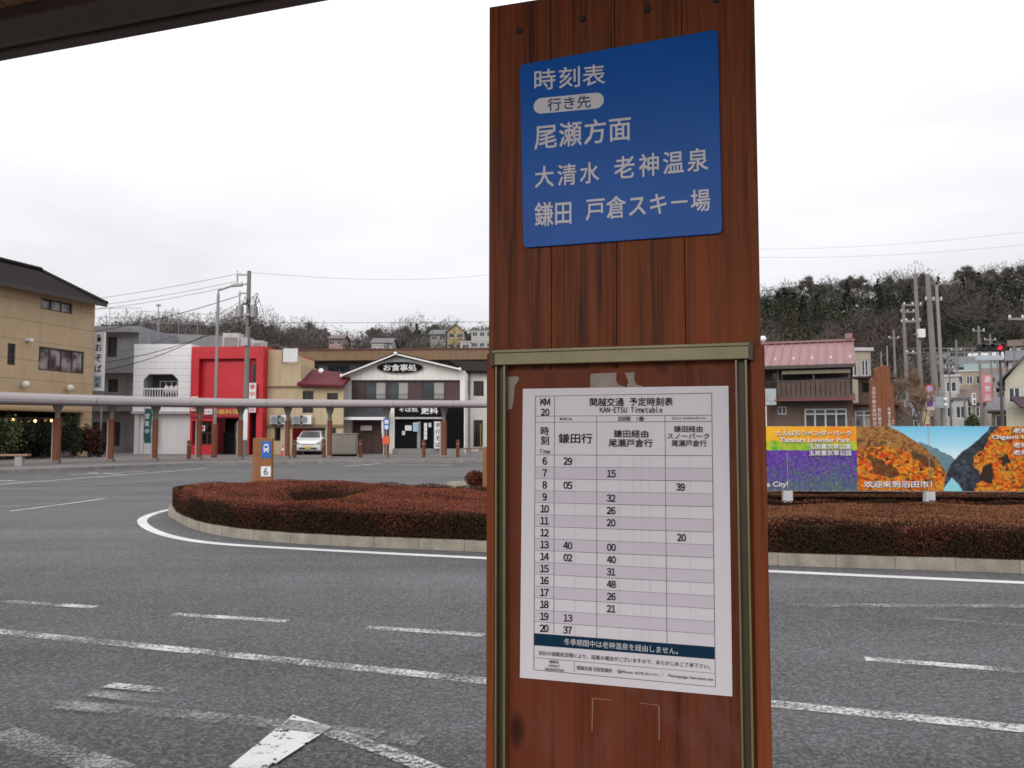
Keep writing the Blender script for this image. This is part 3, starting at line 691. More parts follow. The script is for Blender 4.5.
T('乗場行先', A_(225, 218), A_(282, 219), 2.8); T('沼田駅', A_(483, 217), A_(540, 217), 4.4, .015); T('1番', A_(568, 217), A_(600, 217), 4.4, .015); T('改正日 2009年04月01日', A_(722, 215), A_(870, 214), 2.6)
T('時', A_(143, 271), A_(178, 271), 8.6, .015); T('刻', A_(143, 313), A_(178, 313), 8.8, .015); LATE += [('Ｔｉｍｅ', A_(137, 362), A_(185, 363), 4.2, .02)]
T('鎌田行', A_(222, 304), A_(370, 304), 9.6, .02)
T('鎌田経由', A_(466, 283), A_(618, 284), 7.4, .018); T('尾瀬戸倉行', A_(444, 324), A_(637, 325), 7.8, .018)
T('鎌田経由', A_(732, 262), A_(858, 262), 6.2, .018); T('スノーパーク', A_(703, 293), A_(888, 294), 5.4, .018); T('尾瀬戸倉行', A_(722, 325), A_(876, 326), 6.4, .018)
FW = str.maketrans('0123456789', '０１２３４５６７８９')
def rowmid(k, u): a = pt(k, u); b = pt(k + 1, u); return (a[1] + b[1]) / 2
def mono(body, a, b, h, bold=.03, sq=.55):
    n_ = len(body); 
    for i, ch in enumerate(body):
        if ch in ' 　': continue
        t = (i + .5) / n_; cx = a[0] + (b[0] - a[0]) * t; cy = a[1] + (b[1] - a[1]) * t; v, f = glyphs(ch); gw_ = max(p[0] for p in v) - min(p[0] for p in v); gh_ = max(p[1] for p in v) - min(p[1] for p in v)
        y0_ = (max(p[1] for p in v) + min(p[1] for p in v)) / 2 - .37; k_ = h / .74; hh_ = gh_ * k_; ww_ = max(gw_ * k_ * sq / .55 * .9, .4); cy -= y0_ * k_
        T(ch, (cx - ww_ / 2, cy), (cx + ww_ / 2, cy), hh_, bold * .74 / max(gh_, .3))
def num(s, xc, k, w=8.6, h=7.0):
    u = (xc - 536) / 177; y = rowmid(k, u); w = w if len(s) > 1 else w * .5; mono(s.translate(FW), (xc - w / 2, y - w * .02), (xc + w / 2, y + w * .02), h, .045, .5)
for q_ in LATE: mono(*q_, .42 if len(q_[0]) > 2 else .5)
for i in range(15): num(str(6 + i), 546 - i * .04, 3 + i, 8.0 if i > 3 else 9, 7.2)
for s, xc, hr in [('29', 569, 6), ('05', 569, 8), ('40', 569, 13), ('02', 569, 14), ('13', 569, 19), ('37', 568.6, 20), ('15', 612.3, 7), ('32', 612, 9), ('26', 612, 10), ('20', 612, 11), ('00', 612.3, 13), ('40', 612.3, 14), ('31', 612, 15), ('48', 612.2, 16), ('26', 612.2, 17), ('21', 612, 18), ('39', 681, 8), ('20', 682, 12)]:
    num(s, xc, hr - 3)
T('当日の道路状況等により、延着の場合がございますので、あらかじめご了承下さい。', B_(133, 540), B_(892, 601), 4.6, .012)
T('連絡先', B_(180, 579), B_(222, 582), 3.0, .02); T('CONTACT', B_(176, 597), B_(226, 601), 2.6, .02); T('INFORMATION', B_(162, 612), B_(244, 619), 2.6, .02)
T('関越交通 沼田営業所', B_(303, 606), B_(458, 620), 4.2, .012); T('☎Phone: 0278-23-1111 ／', B_(480, 622), B_(688, 640), 3.6, .012); T('Homepage: kan-etsu.net', B_(706, 642), B_(906, 660), 3.8, .012)
tx.build('lettering', INK, PAPER)
tw = MB(); btext(tw, PAPER, '冬季期間中は老神温泉を経由しません。', B_(246, 490), B_(750, 533), 6.6, Y2, .016); tw.build('notice_lettering', flat('ink_white', (.6, .6, .62), .5), PAPER)

# ------------------------------------------------------------------ bus shelter roof overhead
SRm = mat('shelter_steel_dark', (.12, .075, .062), .6, .2, 3, metal=.1); SOF = wood('shelter_soffit_wood', (.42, .25, .14), (.28, .16, .09), .6)
u = Vector((math.cos(TH), math.sin(TH), 0))
ZR = 2.75
e0, e1 = gnd(0, 62, ZR), gnd(335, 0, ZR)
dv = (e1 - e0).normalized(); rzs = math.atan2(dv.y, dv.x)
SH = Thing('bus_shelter', 'dark steel and timber roof edge of the bus shelter overhead', 'bus shelter', (e0.x, e0.y, 0), rzs)
# local: x along the edge, y away from the viewer (so the roof lies at y < 0)
def gloc(px, py, z):
    p = gnd(px, py, z) - SH.loc; return p.dot(SH.n)
ya = gloc(0, 45, ZR + .0); yb_ = gloc(0, 19, ZR)
ya = -abs(ya); yb_ = -abs(yb_)
MB().box(-9, 9, -.05, 0, ZR, ZR + .22).build('fascia', SRm, SH, bevel=.006)
MB().box(-9, 9, ya, -.052, ZR + .012, ZR + .03).build('gutter_lip', mat('shelter_lip', (.20, .15, .11), .5), SH)
MB().box(-9, 9, yb_, ya - .004, ZR - .006, ZR + .16).build('edge_beam', SRm, SH, bevel=.004)
sf = MB()
x = -9.0
while x < 9: sf.box(x, x + .145, -3.25, yb_ - .004, ZR + .03, ZR + .055); x += .15
sf.build('soffit', SOF, SH)
MB().box(-9.05, 9.05, -3.3, .03, ZR + .23, ZR + .27).build('roof_sheet', METAL, SH)
for x in (-7, -3.4, 4.2, 8): MB().box(x - .06, x + .06, -3.22, yb_ - .01, ZR - .06, ZR + .028).build('rafter', SRm, SH)
for x in (-7, -3.4, 4.2, 8): MB().box(x - .07, x + .07, -3.2, -3.06, 0, ZR - .062).build('post', SRm, SH, bevel=.005)

# ================================================================== ISLAND
front = G((1500, 595), (1024, 573.5), (770, 565), (487, 552), (350, 546.5), (270, 541.5), (220, 535.5), (191, 528), (175.5, 520))
isl = [Vector((p.x, p.y)) for p in front] + [Vector(((171.5 - 512) / 800 * 14.9, 14.9)), Vector(((193 - 512) / 800 * 16.4, 16.4)), Vector((-5.0, 17.4)), Vector((-3, 17.2)), Vector((-1.2, 16.3)), Vector((.3, 15.7)), Vector((4, 15.6)), Vector((9, 15.3)), Vector((13, 14.9))]
islc = catmull(isl, 8, True)
# keep the outer kerb and an inner line
def inset(P, d):
    k = len(P); out = []
    area = sum(P[i].x * P[(i + 1) % k].y - P[(i + 1) % k].x * P[i].y for i in range(k)); sgn = 1 if area > 0 else -1
    for i in range(k):
        t = (P[(i + 1) % k] - P[i - 1]).normalized(); out.append(P[i] + Vector((-t.y, t.x)) * d * sgn)
    return out
KH = .135
kin2 = inset(islc, .12); kb = MB(); n = len(islc)
for i in range(n):
    j = (i + 1) % n; a, b, c_, d_ = islc[i], islc[j], kin2[j], kin2[i]
    kb.quad((a.x, a.y, 0), (b.x, b.y, 0), (b.x, b.y, KH), (a.x, a.y, KH)); kb.quad((a.x, a.y, KH), (b.x, b.y, KH), (c_.x, c_.y, KH), (d_.x, d_.y, KH)); kb.quad((d_.x, d_.y, KH), (c_.x, c_.y, KH), (c_.x, c_.y, .1), (d_.x, d_.y, .1))
KM2 = mat('island_kerb_concrete', (.33, .30, .24), .9, .3, 5, bump=.4, dirt=.6, seams=(0, .6, .006))
tag(kb.build('kerb', KM2), kind='structure')
so = MB(); so.add([(p.x, p.y, .11) for p in kin2], [tuple(range(n))]); tag(so.build('ground', mat('island_soil', (.06, .045, .035), .95, .3, 6)), kind='structure')

# hedge: an uneven clipped mass, its faces covered by small leaves
def inside_np(P, XY):
    c_ = np.zeros(len(XY), bool); k = len(P); j = k - 1; X, Y = XY[:, 0], XY[:, 1]
    for i in range(k):
        if P[i].y != P[j].y: c_ ^= ((P[i].y > Y) != (P[j].y > Y)) & (X < (P[j].x - P[i].x) * (Y - P[i].y) / (P[j].y - P[i].y) + P[i].x)
        j = i
    return c_
def inside(P, x, y):
    c_ = False; k = len(P); j = k - 1
    for i in range(k):
        if (P[i].y > y) != (P[j].y > y) and x < (P[j].x - P[i].x) * (y - P[i].y) / (P[j].y - P[i].y) + P[i].x: c_ = not c_
        j = i
    return c_
def dist_edge(P, XY):
    D = np.full(len(XY), 1e9); k = len(P)
    for i in range(k):
        a = np.array(P[i]); b = np.array(P[(i + 1) % k]); ab = b - a; t = np.clip(((XY - a) @ ab) / max(ab @ ab, 1e-9), 0, 1); q = XY - (a + t[:, None] * ab); D = np.minimum(D, np.hypot(q[:, 0], q[:, 1]))
    return D
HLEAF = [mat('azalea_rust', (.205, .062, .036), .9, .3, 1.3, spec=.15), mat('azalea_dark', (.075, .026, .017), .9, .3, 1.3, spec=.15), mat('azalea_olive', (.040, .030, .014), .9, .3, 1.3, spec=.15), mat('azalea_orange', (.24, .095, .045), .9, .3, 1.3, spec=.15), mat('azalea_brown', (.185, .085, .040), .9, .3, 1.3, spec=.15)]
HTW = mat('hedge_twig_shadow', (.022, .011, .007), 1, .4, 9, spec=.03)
def hedge(name, label, outline, H, nleaf, seed, valley=None, z0=.1, group=None):
    P = outline; r = np.random.default_rng(seed)
    x0, x1 = min(p.x for p in P), max(p.x for p in P); y0, y1 = min(p.y for p in P), max(p.y for p in P)
    def height(XY):
        d = dist_edge(P, XY); x, y = XY[:, 0], XY[:, 1]
        h = H * np.clip(1 - np.exp(-(d / .075) ** 1.3), 0, 1) + .018 * np.sin(x * 1.7 + y * .9) + .010 * np.sin(x * 4.3 - y * 2.1) + .006 * np.sin(x * 9 + y * 11) + .012 * np.sin(y * 2.3)
        h = np.where(d < .05, h * .9, h) - np.where(x > -99, np.clip((y - 9.7) * .035, 0, .09) * np.clip((x + 3) / 3, 0, 1), 0)
        if valley is not None:
            for (a, b, wd, dp) in valley:
                a = np.array(a); b = np.array(b); ab = b - a; t = np.clip(((XY - a) @ ab) / (ab @ ab), 0, 1); q = XY - (a + t[:, None] * ab); h = h - dp * np.exp(-(q[:, 0] ** 2 + q[:, 1] ** 2) / wd ** 2)
        return np.maximum(h, .05)
    th = Thing(name, label, 'hedge', (0, 0, z0), 0, group)
    # body
    st = .09; nx = int((x1 - x0) / st) + 2; ny = int((y1 - y0) / st) + 2
    XY = np.array([(x0 + i * st, y0 + j * st) for j in range(ny) for i in range(nx)]); ins = inside_np(P, XY); Hh = height(XY) - .035
    mb = MB(); idx = {}
    for k in range(len(XY)):
        if ins[k]: idx[k] = len(mb.v); mb.v.append((XY[k][0], XY[k][1], float(Hh[k])))
    for j in range(ny - 1):
        for i in range(nx - 1):
            q = [j * nx + i, j * nx + i + 1, (j + 1) * nx + i + 1, (j + 1) * nx + i]
            if all(a in idx for a in q): mb.f.append(tuple(idx[a] for a in q)); mb.m.append(0)
    inn = inset(P, .05); k = len(inn)
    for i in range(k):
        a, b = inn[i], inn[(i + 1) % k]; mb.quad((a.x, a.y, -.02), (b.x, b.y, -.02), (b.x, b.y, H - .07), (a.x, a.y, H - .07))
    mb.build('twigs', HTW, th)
    # top leaves
    T_ = r.random((int(nleaf * 1.6), 2)) * [x1 - x0, y1 - y0] + [x0, y0]; T_ = T_[inside_np(P, T_)]
    hz = height(T_); C = np.column_stack([T_, hz - r.random(len(T_)) ** 2 * .05 + .008])
    pn_ = np.sin(T_[:, 0] * 2.2 + 1) * np.cos(T_[:, 1] * 1.9) + .6 * np.sin(T_[:, 0] * 5 + T_[:, 1] * 4) + r.normal(size=len(T_)) * .7; pn_ *= .75
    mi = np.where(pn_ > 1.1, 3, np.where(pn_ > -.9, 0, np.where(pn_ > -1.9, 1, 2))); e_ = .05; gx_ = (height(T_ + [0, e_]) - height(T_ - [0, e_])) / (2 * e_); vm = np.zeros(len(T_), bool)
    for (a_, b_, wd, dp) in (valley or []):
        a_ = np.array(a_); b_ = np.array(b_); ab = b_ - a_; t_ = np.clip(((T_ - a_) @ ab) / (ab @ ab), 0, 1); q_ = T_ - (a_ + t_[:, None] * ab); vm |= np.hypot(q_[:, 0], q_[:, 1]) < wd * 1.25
    mi = np.where(vm & (gx_ > .12), np.where(r.random(len(T_)) < .6, 2, 1), mi); mi = np.where((mi == 0) & (r.random(len(T_)) < np.clip((T_[:, 0] + .5) * .4, 0, .8)), 4, mi)  # dark leaf colours on the hollow's far wall stand in for its shade
    # side leaves: random points of the outline facing the viewer more densely
    seg = [(P[i], P[(i + 1) % len(P)]) for i in range(len(P))]; wts = np.array([(b - a).length for a, b in seg]); wts /= wts.sum()
    ns = int(nleaf * .75); si = r.choice(len(seg), ns, p=wts); S_ = []; 
    for q in si:
        a, b = seg[q]; p = a.lerp(b, r.random()); d = (b - a).normalized(); nn = Vector((-d.y, d.x)); o = (r.random() ** 1.5) * .07 - .02; S_.append((p.x + nn.x * o * sg, p.y + nn.y * o * sg, r.random() ** .9 * (H - .01)))
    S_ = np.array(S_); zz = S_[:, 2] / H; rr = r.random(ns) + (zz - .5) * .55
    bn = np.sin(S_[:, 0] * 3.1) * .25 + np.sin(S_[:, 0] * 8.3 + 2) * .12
    ms_ = np.where(rr + bn > 1.08, 0, np.where(rr + bn > .6, 1, 2)); S_[:, 2] = .10 + .02 * np.sin(S_[:, 0] * 7) + S_[:, 2] * (H - .12) / H  # leaves darken downward: twiggy olive sides, with some shade put into the colour
    keep = (np.sin(S_[:, 0] * 23 + S_[:, 2] * 13) + r.normal(size=ns) * .8) > -1.2
    C = np.concatenate([C, S_[keep]]); mi = np.concatenate([mi, ms_[keep]])
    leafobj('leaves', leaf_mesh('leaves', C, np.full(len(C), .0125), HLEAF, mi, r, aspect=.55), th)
    return th
area = sum(islc[i].x * islc[(i + 1) % n].y - islc[(i + 1) % n].x * islc[i].y for i in range(n)); sg = 1 if area > 0 else -1
# front hedge outline: follows the kerb in front, back edge leaves room for the billboard
hf = catmull([Vector((p.x, p.y)) for p in G((1400, 591), (1024, 573.5), (770, 565), (487, 552), (350, 546.5), (270, 541.5), (220, 535.5), (191, 528), (175.5, 520))], 8)
hf = offset_line(hf, -.03) if offset_line(hf, -.03)[3].y > hf[3].y else offset_line(hf, .03)
back = catmull([Vector(((171.5 - 512) / 800 * 14.9 + .08, 14.9)), Vector(((193 - 512) / 800 * 16.4 + .15, 16.1)), Vector((-4.9, 16.8)), Vector((-3, 16.4)), Vector((-1.4, 15.8)), Vector((-.6, 15.2)), Vector((.1, 14.3)), Vector((.9, 13.1)), Vector((4, 12.3)), Vector((9, 11.9)), Vector((11.2, 11.5))], 6)
out_h = hf + back
area = sum(out_h[i].x * out_h[(i + 1) % len(out_h)].y - out_h[(i + 1) % len(out_h)].x * out_h[i].y for i in range(len(out_h))); sg = 1 if area > 0 else -1
v1 = gnd(308, 496, .5); v2 = gnd(318, 487, .5); v3 = gnd(336, 489, .5)
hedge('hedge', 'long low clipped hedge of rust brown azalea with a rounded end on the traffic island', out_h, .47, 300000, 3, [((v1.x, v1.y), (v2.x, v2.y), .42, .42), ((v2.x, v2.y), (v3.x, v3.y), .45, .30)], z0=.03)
ob = catmull([Vector((1.2, 14.3)), Vector((4, 13.9)), Vector((9, 13.6)), Vector((12, 13.4)), Vector((12, 14.6)), Vector((9, 14.9)), Vector((4, 15.2)), Vector((1.4, 15.4))], 5, True)
area = sum(ob[i].x * ob[(i + 1) % len(ob)].y - ob[(i + 1) % len(ob)].x * ob[i].y for i in range(len(ob))); sg = 1 if area > 0 else -1
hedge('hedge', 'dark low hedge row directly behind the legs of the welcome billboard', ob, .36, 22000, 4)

# small round shrub in a pale planter behind the island
pb = at(475, 486, 20.5); th = Thing('ball_shrub', 'small round maroon shrub on a pale kerbed bed left of the board', 'shrub', (pb.x, pb.y, .1))
n_ = 1500; uu = rng.normal(size=(n_, 3)); uu /= np.linalg.norm(uu, axis=1, keepdims=True); uu *= (.8 + .25 * rng.random((n_, 1))) * np.array([.26, .24, .20]); uu[:, 2] += .22
leafobj('leaves', leaf_mesh('leaves', uu, np.full(n_, .022), HLEAF, rng.integers(0, 2, n_), rng), th); MB().ball((0, 0, .21), .19, n=12).build('twigs', HTW, th)
a, b = at(447, 486.5, 21.5), at(560, 490, 19); mb = MB(); dd = (b - a); dd.z = 0; rz = math.atan2(dd.y, dd.x)
mb.M = Matrix.Translation((a.x, a.y, 0)) @ Matrix.Rotation(rz, 4, 'Z'); mb.box(0, dd.length, 0, .14, 0, .17).box(0, .14, .14, 1.9, 0, .17).box(.14, dd.length, .14, 1.9, 0, .1, 1).box(0, dd.length, 1.9, 2.04, 0, .17)
tag(mb.build('planting_bed', [KM2, MATS['island_soil']]), 'pale kerbed planting bed behind the hedge, left of the timber board', 'planting bed')

# ------------------------------------------------------------------ billboard on the island
BB, BW = span('billboard', 'long welcome billboard of lavender field and autumn gorge pictures above the hedge', 'billboard', 606, 1220, 13.35, 12.55, z=.11)
def bbz(py, px=890): return BB.px(px, py)[1]
zt = (BB.px(770, 428)[1] + BB.px(1020, 424.5)[1]) / 2; zb = (BB.px(770, 490)[1] + BB.px(1020, 491.5)[1]) / 2
MB().box(0, BW, .0, .035, zb, zt).build('backing_board', LGREY, BB, bevel=.003)
def vnoise(X, Y, sc, seed, octv=4, gain=.55):
    out = 0; amp = 1; tot = 0
    for o in range(octv):
        r_ = np.random.default_rng(seed + o).random((97, 97)); x = X * sc; y = Y * sc; xi = np.floor(x).astype(int); yi = np.floor(y).astype(int); fx = x - xi; fy = y - yi; fx = fx * fx * (3 - 2 * fx); fy = fy * fy * (3 - 2 * fy)
        g_ = lambda a, c: r_[a % 97, c % 97]
        out = out + amp * ((g_(xi, yi) * (1 - fx) + g_(xi + 1, yi) * fx) * (1 - fy) + (g_(xi, yi + 1) * (1 - fx) + g_(xi + 1, yi + 1) * fx) * fy); tot += amp; amp *= gain; sc *= 2.07
    return out / tot
def crowns(X, Y, sc, seed):         # cell pattern: distance to the nearest crown centre and that crown's random number
    x, y = X * sc, Y * sc * 1.25; xi = np.floor(x).astype(int); yi = np.floor(y).astype(int); best = np.full(x.shape, 9.); idn = np.zeros(x.shape); hy = np.zeros(x.shape); r_ = np.random.default_rng(seed).random((3, 89, 89))
    for i in (-1, 0, 1):
        for j in (-1, 0, 1):
            a_, b_ = (xi + i) % 89, (yi + j) % 89; cx, cy = xi + i + r_[0, a_, b_], yi + j + r_[1, a_, b_]; d_ = np.hypot(x - cx, y - cy); k_ = d_ < best; best = np.where(k_, d_, best); idn = np.where(k_, r_[2, a_, b_], idn); hy = np.where(k_, y - cy, hy)
    return best, idn, hy
def ramp(t, stops):
    t = np.clip(t, 0, 1)[..., None]; out = np.zeros(t.shape[:-1] + (3,)) + np.array(stops[0][1])
    for (p, c_), (q, d_) in zip(stops, stops[1:]): k_ = np.clip((t - p) / (q - p), 0, 1); out = np.where(t >= p, np.array(c_) * (1 - k_) + np.array(d_) * k_, out)
    return out
def put(C, mask, col): m_ = np.clip(mask, 0, 1)[..., None]; return C * (1 - m_) + col * m_
def inpoly(U, V, P): P = [Vector(p) for p in P]; return inside_np(P, np.column_stack([U.ravel(), V.ravel()])).reshape(U.shape).astype(float)
NU, NV = 1260, 140
ug = np.linspace(594, 1224, NU); vg = np.linspace(427, 492.5, NV); U, V = np.meshgrid(ug, vg)
wu = U + (vnoise(U, V, .22, 1) - .5) * 6; wv = V + (vnoise(U, V, .22, 9) - .5) * 5
n1 = vnoise(U, V, .5, 20); n2 = vnoise(U, V, .16, 30); nf = np.random.default_rng(2).random(U.shape)
# lavender panel
C = ramp((U - 700) / 150 + (n2 - .5) * .6, [(0, (.74, .48, .03)), (.5, (.78, .40, .02)), (1, (.74, .22, .015))])
C = put(C, (n1 > .60) * .35, np.array([.80, .55, .06]))
C = put(C, (wv > 441 + 3 * (n2 - .5)) * np.clip((wv - 441) / 3, 0, 1), ramp(n2 * 1.6 - .3, [(0, (.52, .50, .02)), (.5, (.30, .46, .03)), (1, (.07, .36, .03))]))
C = put(C, (V > 451.5 + 1.2 * (n1 - .5)), ramp(vnoise(U, V, .9, 60) * 1.5 - .25 + (nf - .5) * .25, [(0, (.035, .012, .13)), (.5, (.10, .035, .31)), (1, (.19, .11, .40))]))
st_ = vnoise(U * 2.2, V * .8, .5, 70) + (nf - .5) * .22; th_ = .74 - np.clip((V - 462) / 30, 0, 1) * .26 - np.clip((U - 760) / 160, 0, .4) * .3
C = put(C, (V > 458) * (st_ > th_) * .85, ramp(vnoise(U, V, .7, 80), [(0, (.03, .07, .05)), (.5, (.07, .17, .09)), (1, (.17, .34, .12))]))
# gorge panel
def forest(seed, bright=1.0, sc=.16):
    best, idn, hy = crowns(wu, wv, sc, seed); col = ramp((idn + seed * .137) % 1, [(0, (.42, .035, .010)), (.25, (.72, .12, .010)), (.5, (.80, .24, .015)), (.75, (.70, .36, .03)), (.86, (.35, .16, .02)), (1, (.03, .02, .01))])
    tex = .45 + .9 * vnoise(U, V, 1.1, seed + 5) + (nf - .5) * .35; lum = np.clip(1.15 - .75 * best - .35 * hy, .12, 1.4); return col * (tex * (lum * .55 + .45))[..., None] * bright
B = ramp((V - 427) / 30, [(0, (.15, .48, .70)), (.6, (.32, .62, .76)), (1, (.60, .76, .82))])
B = put(B, inpoly(U, wv, [(900, 446), (922, 444), (935, 449), (948, 455), (962, 466), (962, 500), (900, 500)]), ramp(n1, [(0, (.06, .15, .20)), (1, (.17, .27, .28))]))
sl = inpoly(U + (n1 - .5) * 3, V + (n1 - .5) * 3, [(850, 420), (884, 424), (900, 432), (922, 446), (938, 461), (948, 478), (944, 505), (850, 505)])
B = put(B, sl, ramp(vnoise(wu + wv, wv - wu * .5, .35, 40, 5, .7) * 1.7 - .35, [(0, (.02, .02, .018)), (.35, (.14, .07, .03)), (.6, (.42, .16, .03)), (.8, (.20, .17, .06)), (1, (.40, .30, .15))]))
lo = inpoly(wu, wv, [(850, 450), (868, 449), (885, 447), (905, 452), (922, 462), (938, 468), (948, 478), (942, 505), (850, 505)]); B = put(B, lo, forest(3, 1.0, .34))
for P_ in ([(868, 458), (880, 461), (893, 468), (900, 476), (890, 480), (874, 474)], [(912, 452), (922, 455), (934, 464), (936, 472), (926, 468), (914, 460)]): B = put(B, inpoly(wu, wv, P_) * (.6 + .5 * n1), ramp(n1, [(0, (.012, .010, .008)), (1, (.10, .05, .02))]))
B = put(B, inpoly(U + (n1 - .5) * 2, V, [(942, 505), (944, 479), (950, 466), (962, 453), (975, 444), (988, 432), (996, 420), (1030, 420), (1030, 505)]), ramp(n2 + (n1 - .5), [(0, (.010, .010, .014)), (.6, (.035, .04, .055)), (1, (.10, .11, .13))]))
B = put(B, inpoly(U, V, [(938, 505), (944, 488), (951, 479), (958, 486), (968, 505)]), ramp(n1, [(0, (.13, .48, .54)), (1, (.34, .68, .74))]))
ri = inpoly(wu, wv, [(966, 505), (972, 492), (982, 478), (972, 466), (974, 458), (986, 448), (992, 436), (1002, 420), (1300, 420), (1300, 505)]); B = put(B, ri, forest(8, .95, .38))
for P_ in ([(977, 482), (984, 468), (991, 464), (993, 476), (990, 486)], [(1000, 458), (1008, 453), (1010, 462), (1002, 468)], [(1030, 470), (1050, 460), (1060, 480), (1040, 488)]): B = put(B, inpoly(wu, wv, P_), ramp(n1, [(0, (.008, .008, .008)), (1, (.05, .03, .02))]))
C = np.where((U > 857)[..., None], B, C); C = np.clip(C, .004, .85)
me = bpy.data.meshes.new('picture_print'); xs_ = np.array([BB.px(u_, 458)[0] for u_ in ug]); xs_ = np.clip(xs_, .001, BW - .001); zs_ = zt - .001 - (zt - zb - .002) * (vg - vg[0]) / (vg[-1] - vg[0])
Vt = np.zeros((NV * NU, 3), np.float32); Vt[:, 0] = np.tile(xs_, NV); Vt[:, 2] = np.repeat(zs_, NU); Vt[:, 1] = -.0025 - .0015 * np.sin(np.tile(xs_, NV) * 5)
q_ = (np.arange(NV - 1)[:, None] * NU + np.arange(NU - 1)[None]).ravel(); F_ = np.stack([q_, q_ + NU, q_ + NU + 1, q_ + 1], 1).astype(np.int32)
me.vertices.add(len(Vt)); me.vertices.foreach_set('co', Vt.ravel()); me.loops.add(F_.size); me.loops.foreach_set('vertex_index', F_.ravel()); me.polygons.add(len(F_)); me.polygons.foreach_set('loop_start', np.arange(0, F_.size, 4, dtype=np.int32)); me.polygons.foreach_set('loop_total', np.full(len(F_), 4, dtype=np.int32)); me.update(calc_edges=True)
ca = me.color_attributes.new('print', 'FLOAT_COLOR', 'POINT'); ca.data.foreach_set('color', np.concatenate([C.reshape(-1, 3), np.ones((NV * NU, 1))], 1).astype(np.float32).ravel())
pm_, pnt, pb_, N_, L_ = nodes('printed_vinyl'); at_ = N_('ShaderNodeVertexColor'); at_.layer_name = 'print'; L_(at_.outputs[0], pb_.inputs['Base Color']); pb_.inputs['Roughness'].default_value = .45; pb_.inputs['Specular IOR Level'].default_value = .25
me.materials.append(pm_); leafobj('picture_print', me, BB)
lt = MB(); YL = -.022
def bt(body, x0, x1, yc, h, bold=.015, mm=0): 
    a = BB.px(x0, yc, YL); b = BB.px(x1, yc, YL); hh = BB.px(x0, yc - h / 2)[1] - BB.px(x0, yc + h / 2)[1]
    text(lt, body, a[0], b[0], a[1], b[1], hh, YL, bold, mm)
lsh = MB()
for body, x0, x1, yc, h, bo in [('たんばらラベンダーパーク', 776.5, 851, 433.2, 5.2, .03), ('Tambara Lavender Park', 780, 850, 440, 4.6, .02), ('玉原薰衣草公園', 809, 851, 446.5, 5, .03), ('玉原熏衣草公园', 809, 851, 453, 5, .03),
                                ('Welcome to Numata City!', 700, 788, 485, 6.6, .02), ('欢迎来到沼田市！', 864, 932, 484.3, 6.5, .03), ('老神温泉', 1013, 1045, 430.5, 5, .03), ('Oigami Onsen', 992, 1046, 437.6, 5.4, .02), ('老神溫泉', 1013, 1045, 445, 5, .03), ('老神温泉', 1013, 1045, 452.5, 5, .03)]:
    bt(body, x0, x1, yc, h, bo)
lt.build('lettering', flat('billboard_white', (.75, .75, .75), .5), BB)
lt.v = [(v[0] + .010, v[1] + .012, v[2] - .010) for v in lt.v]; lt.build('lettering_outline', flat('billboard_letter_edge', (.10, .05, .05), .5), BB)
for px in (788, 930, 1072, 1190):
    x = BB.px(px, 495)[0]
    MB().box(x - .03, x + .03, .037, .09, -.02, zt).build('support_post', ALU, BB)
    MB().box(x - .072, x + .072, -.03, .10, -.02, zb - .012).build('concrete_foot', mat('foot_concrete', (.5, .49, .5), .9, .1, 9), BB, bevel=.006)
    MB().box(x - .003, x + .003, -.0560 + .045, -.0525 + .045, zb, zt).build('joint_strip', mat('joint_grey', (.35, .35, .38), .6), BB)

# second stop post on the island
def stop_post(px, ytop, D, wpx, label, z=.1, number='6', flip=1):
    p = at(px, ytop, D); wd = wpx * D / 800; h = p.z - z
    th = Thing('bus_stop_post', label, 'bus stop post', (p.x, p.y, z), R(-6))
    MB().box(-wd / 2, wd / 2, 0, .12, 0, h).build('timber_post', STREETW, th, bevel=.01)
    s = wd * .47; x0 = wd * .0 - .01; MB().box(x0, x0 + s, -.012, -.001, h - .08 - s * 1.75, h - .08).build('bus_sign', BLUE, th, bevel=.003)
    b = MB(); cx = x0 + s / 2; zc = h - .08 - s * .78; q = s * .66
    b.prism([(cx - q * .42, zc - q * .35), (cx + q * .42, zc - q * .35), (cx + q * .46, zc + .1 * q), (cx + q * .36, zc + q * .62), (cx + q * .22, zc + q * .74), (cx - q * .22, zc + q * .74), (cx - q * .36, zc + q * .62), (cx - q * .46, zc + .1 * q)], -.016, -.013)
    b.box(cx - q * .4, cx - q * .22, -.016, -.013, zc - q * .62, zc - q * .351).box(cx + q * .22, cx + q * .4, -.016, -.013, zc - q * .62, zc - q * .351)
    b.build('bus_symbol', SIGNW, th)
    b2 = MB(); b2.box(cx - q * .3, cx + q * .3, -.0195, -.017, zc + q * .1, zc + q * .48).box(cx - q * .34, cx - q * .2, -.0195, -.017, zc - q * .22, zc - q * .08).box(cx + q * .2, cx + q * .34, -.0195, -.017, zc - q * .22, zc - q * .08); b2.build('bus_symbol_detail', BLUE, th)
    MB().box(x0 - .01, x0 + s + .01, -.012, -.001, h - .22 - s * 3.1, h - .22 - s * 2.05).build('number_plate', SIGNW, th)
    t = MB(); text(t, number, x0, x0 + s, h - .22 - s * 2.57, h - .22 - s * 2.57, s * .8, -.016, .03, fit=False); t.build('number_lettering', flat('number_grey', (.12, .13, .16), .6), th)
    return th
stop_post(262.5, 438, 19.6, 20, 'orange brown timber bus stop post with blue bus sign behind the hedge', number='6')
pp = at(492, 447, 19.2); th = Thing('bus_stop_post', 'orange brown timber bus stop post half hidden by the timetable board', 'bus stop post', (pp.x, pp.y, .1)); MB().box(-.22, .22, 0, .12, 0, pp.z - .1).build('timber_post', STREETW, th, bevel=.01); MB().box(.02, .18, -.012, -.001, pp.z - .5, pp.z - .2).build('bus_sign', BLUE, th)

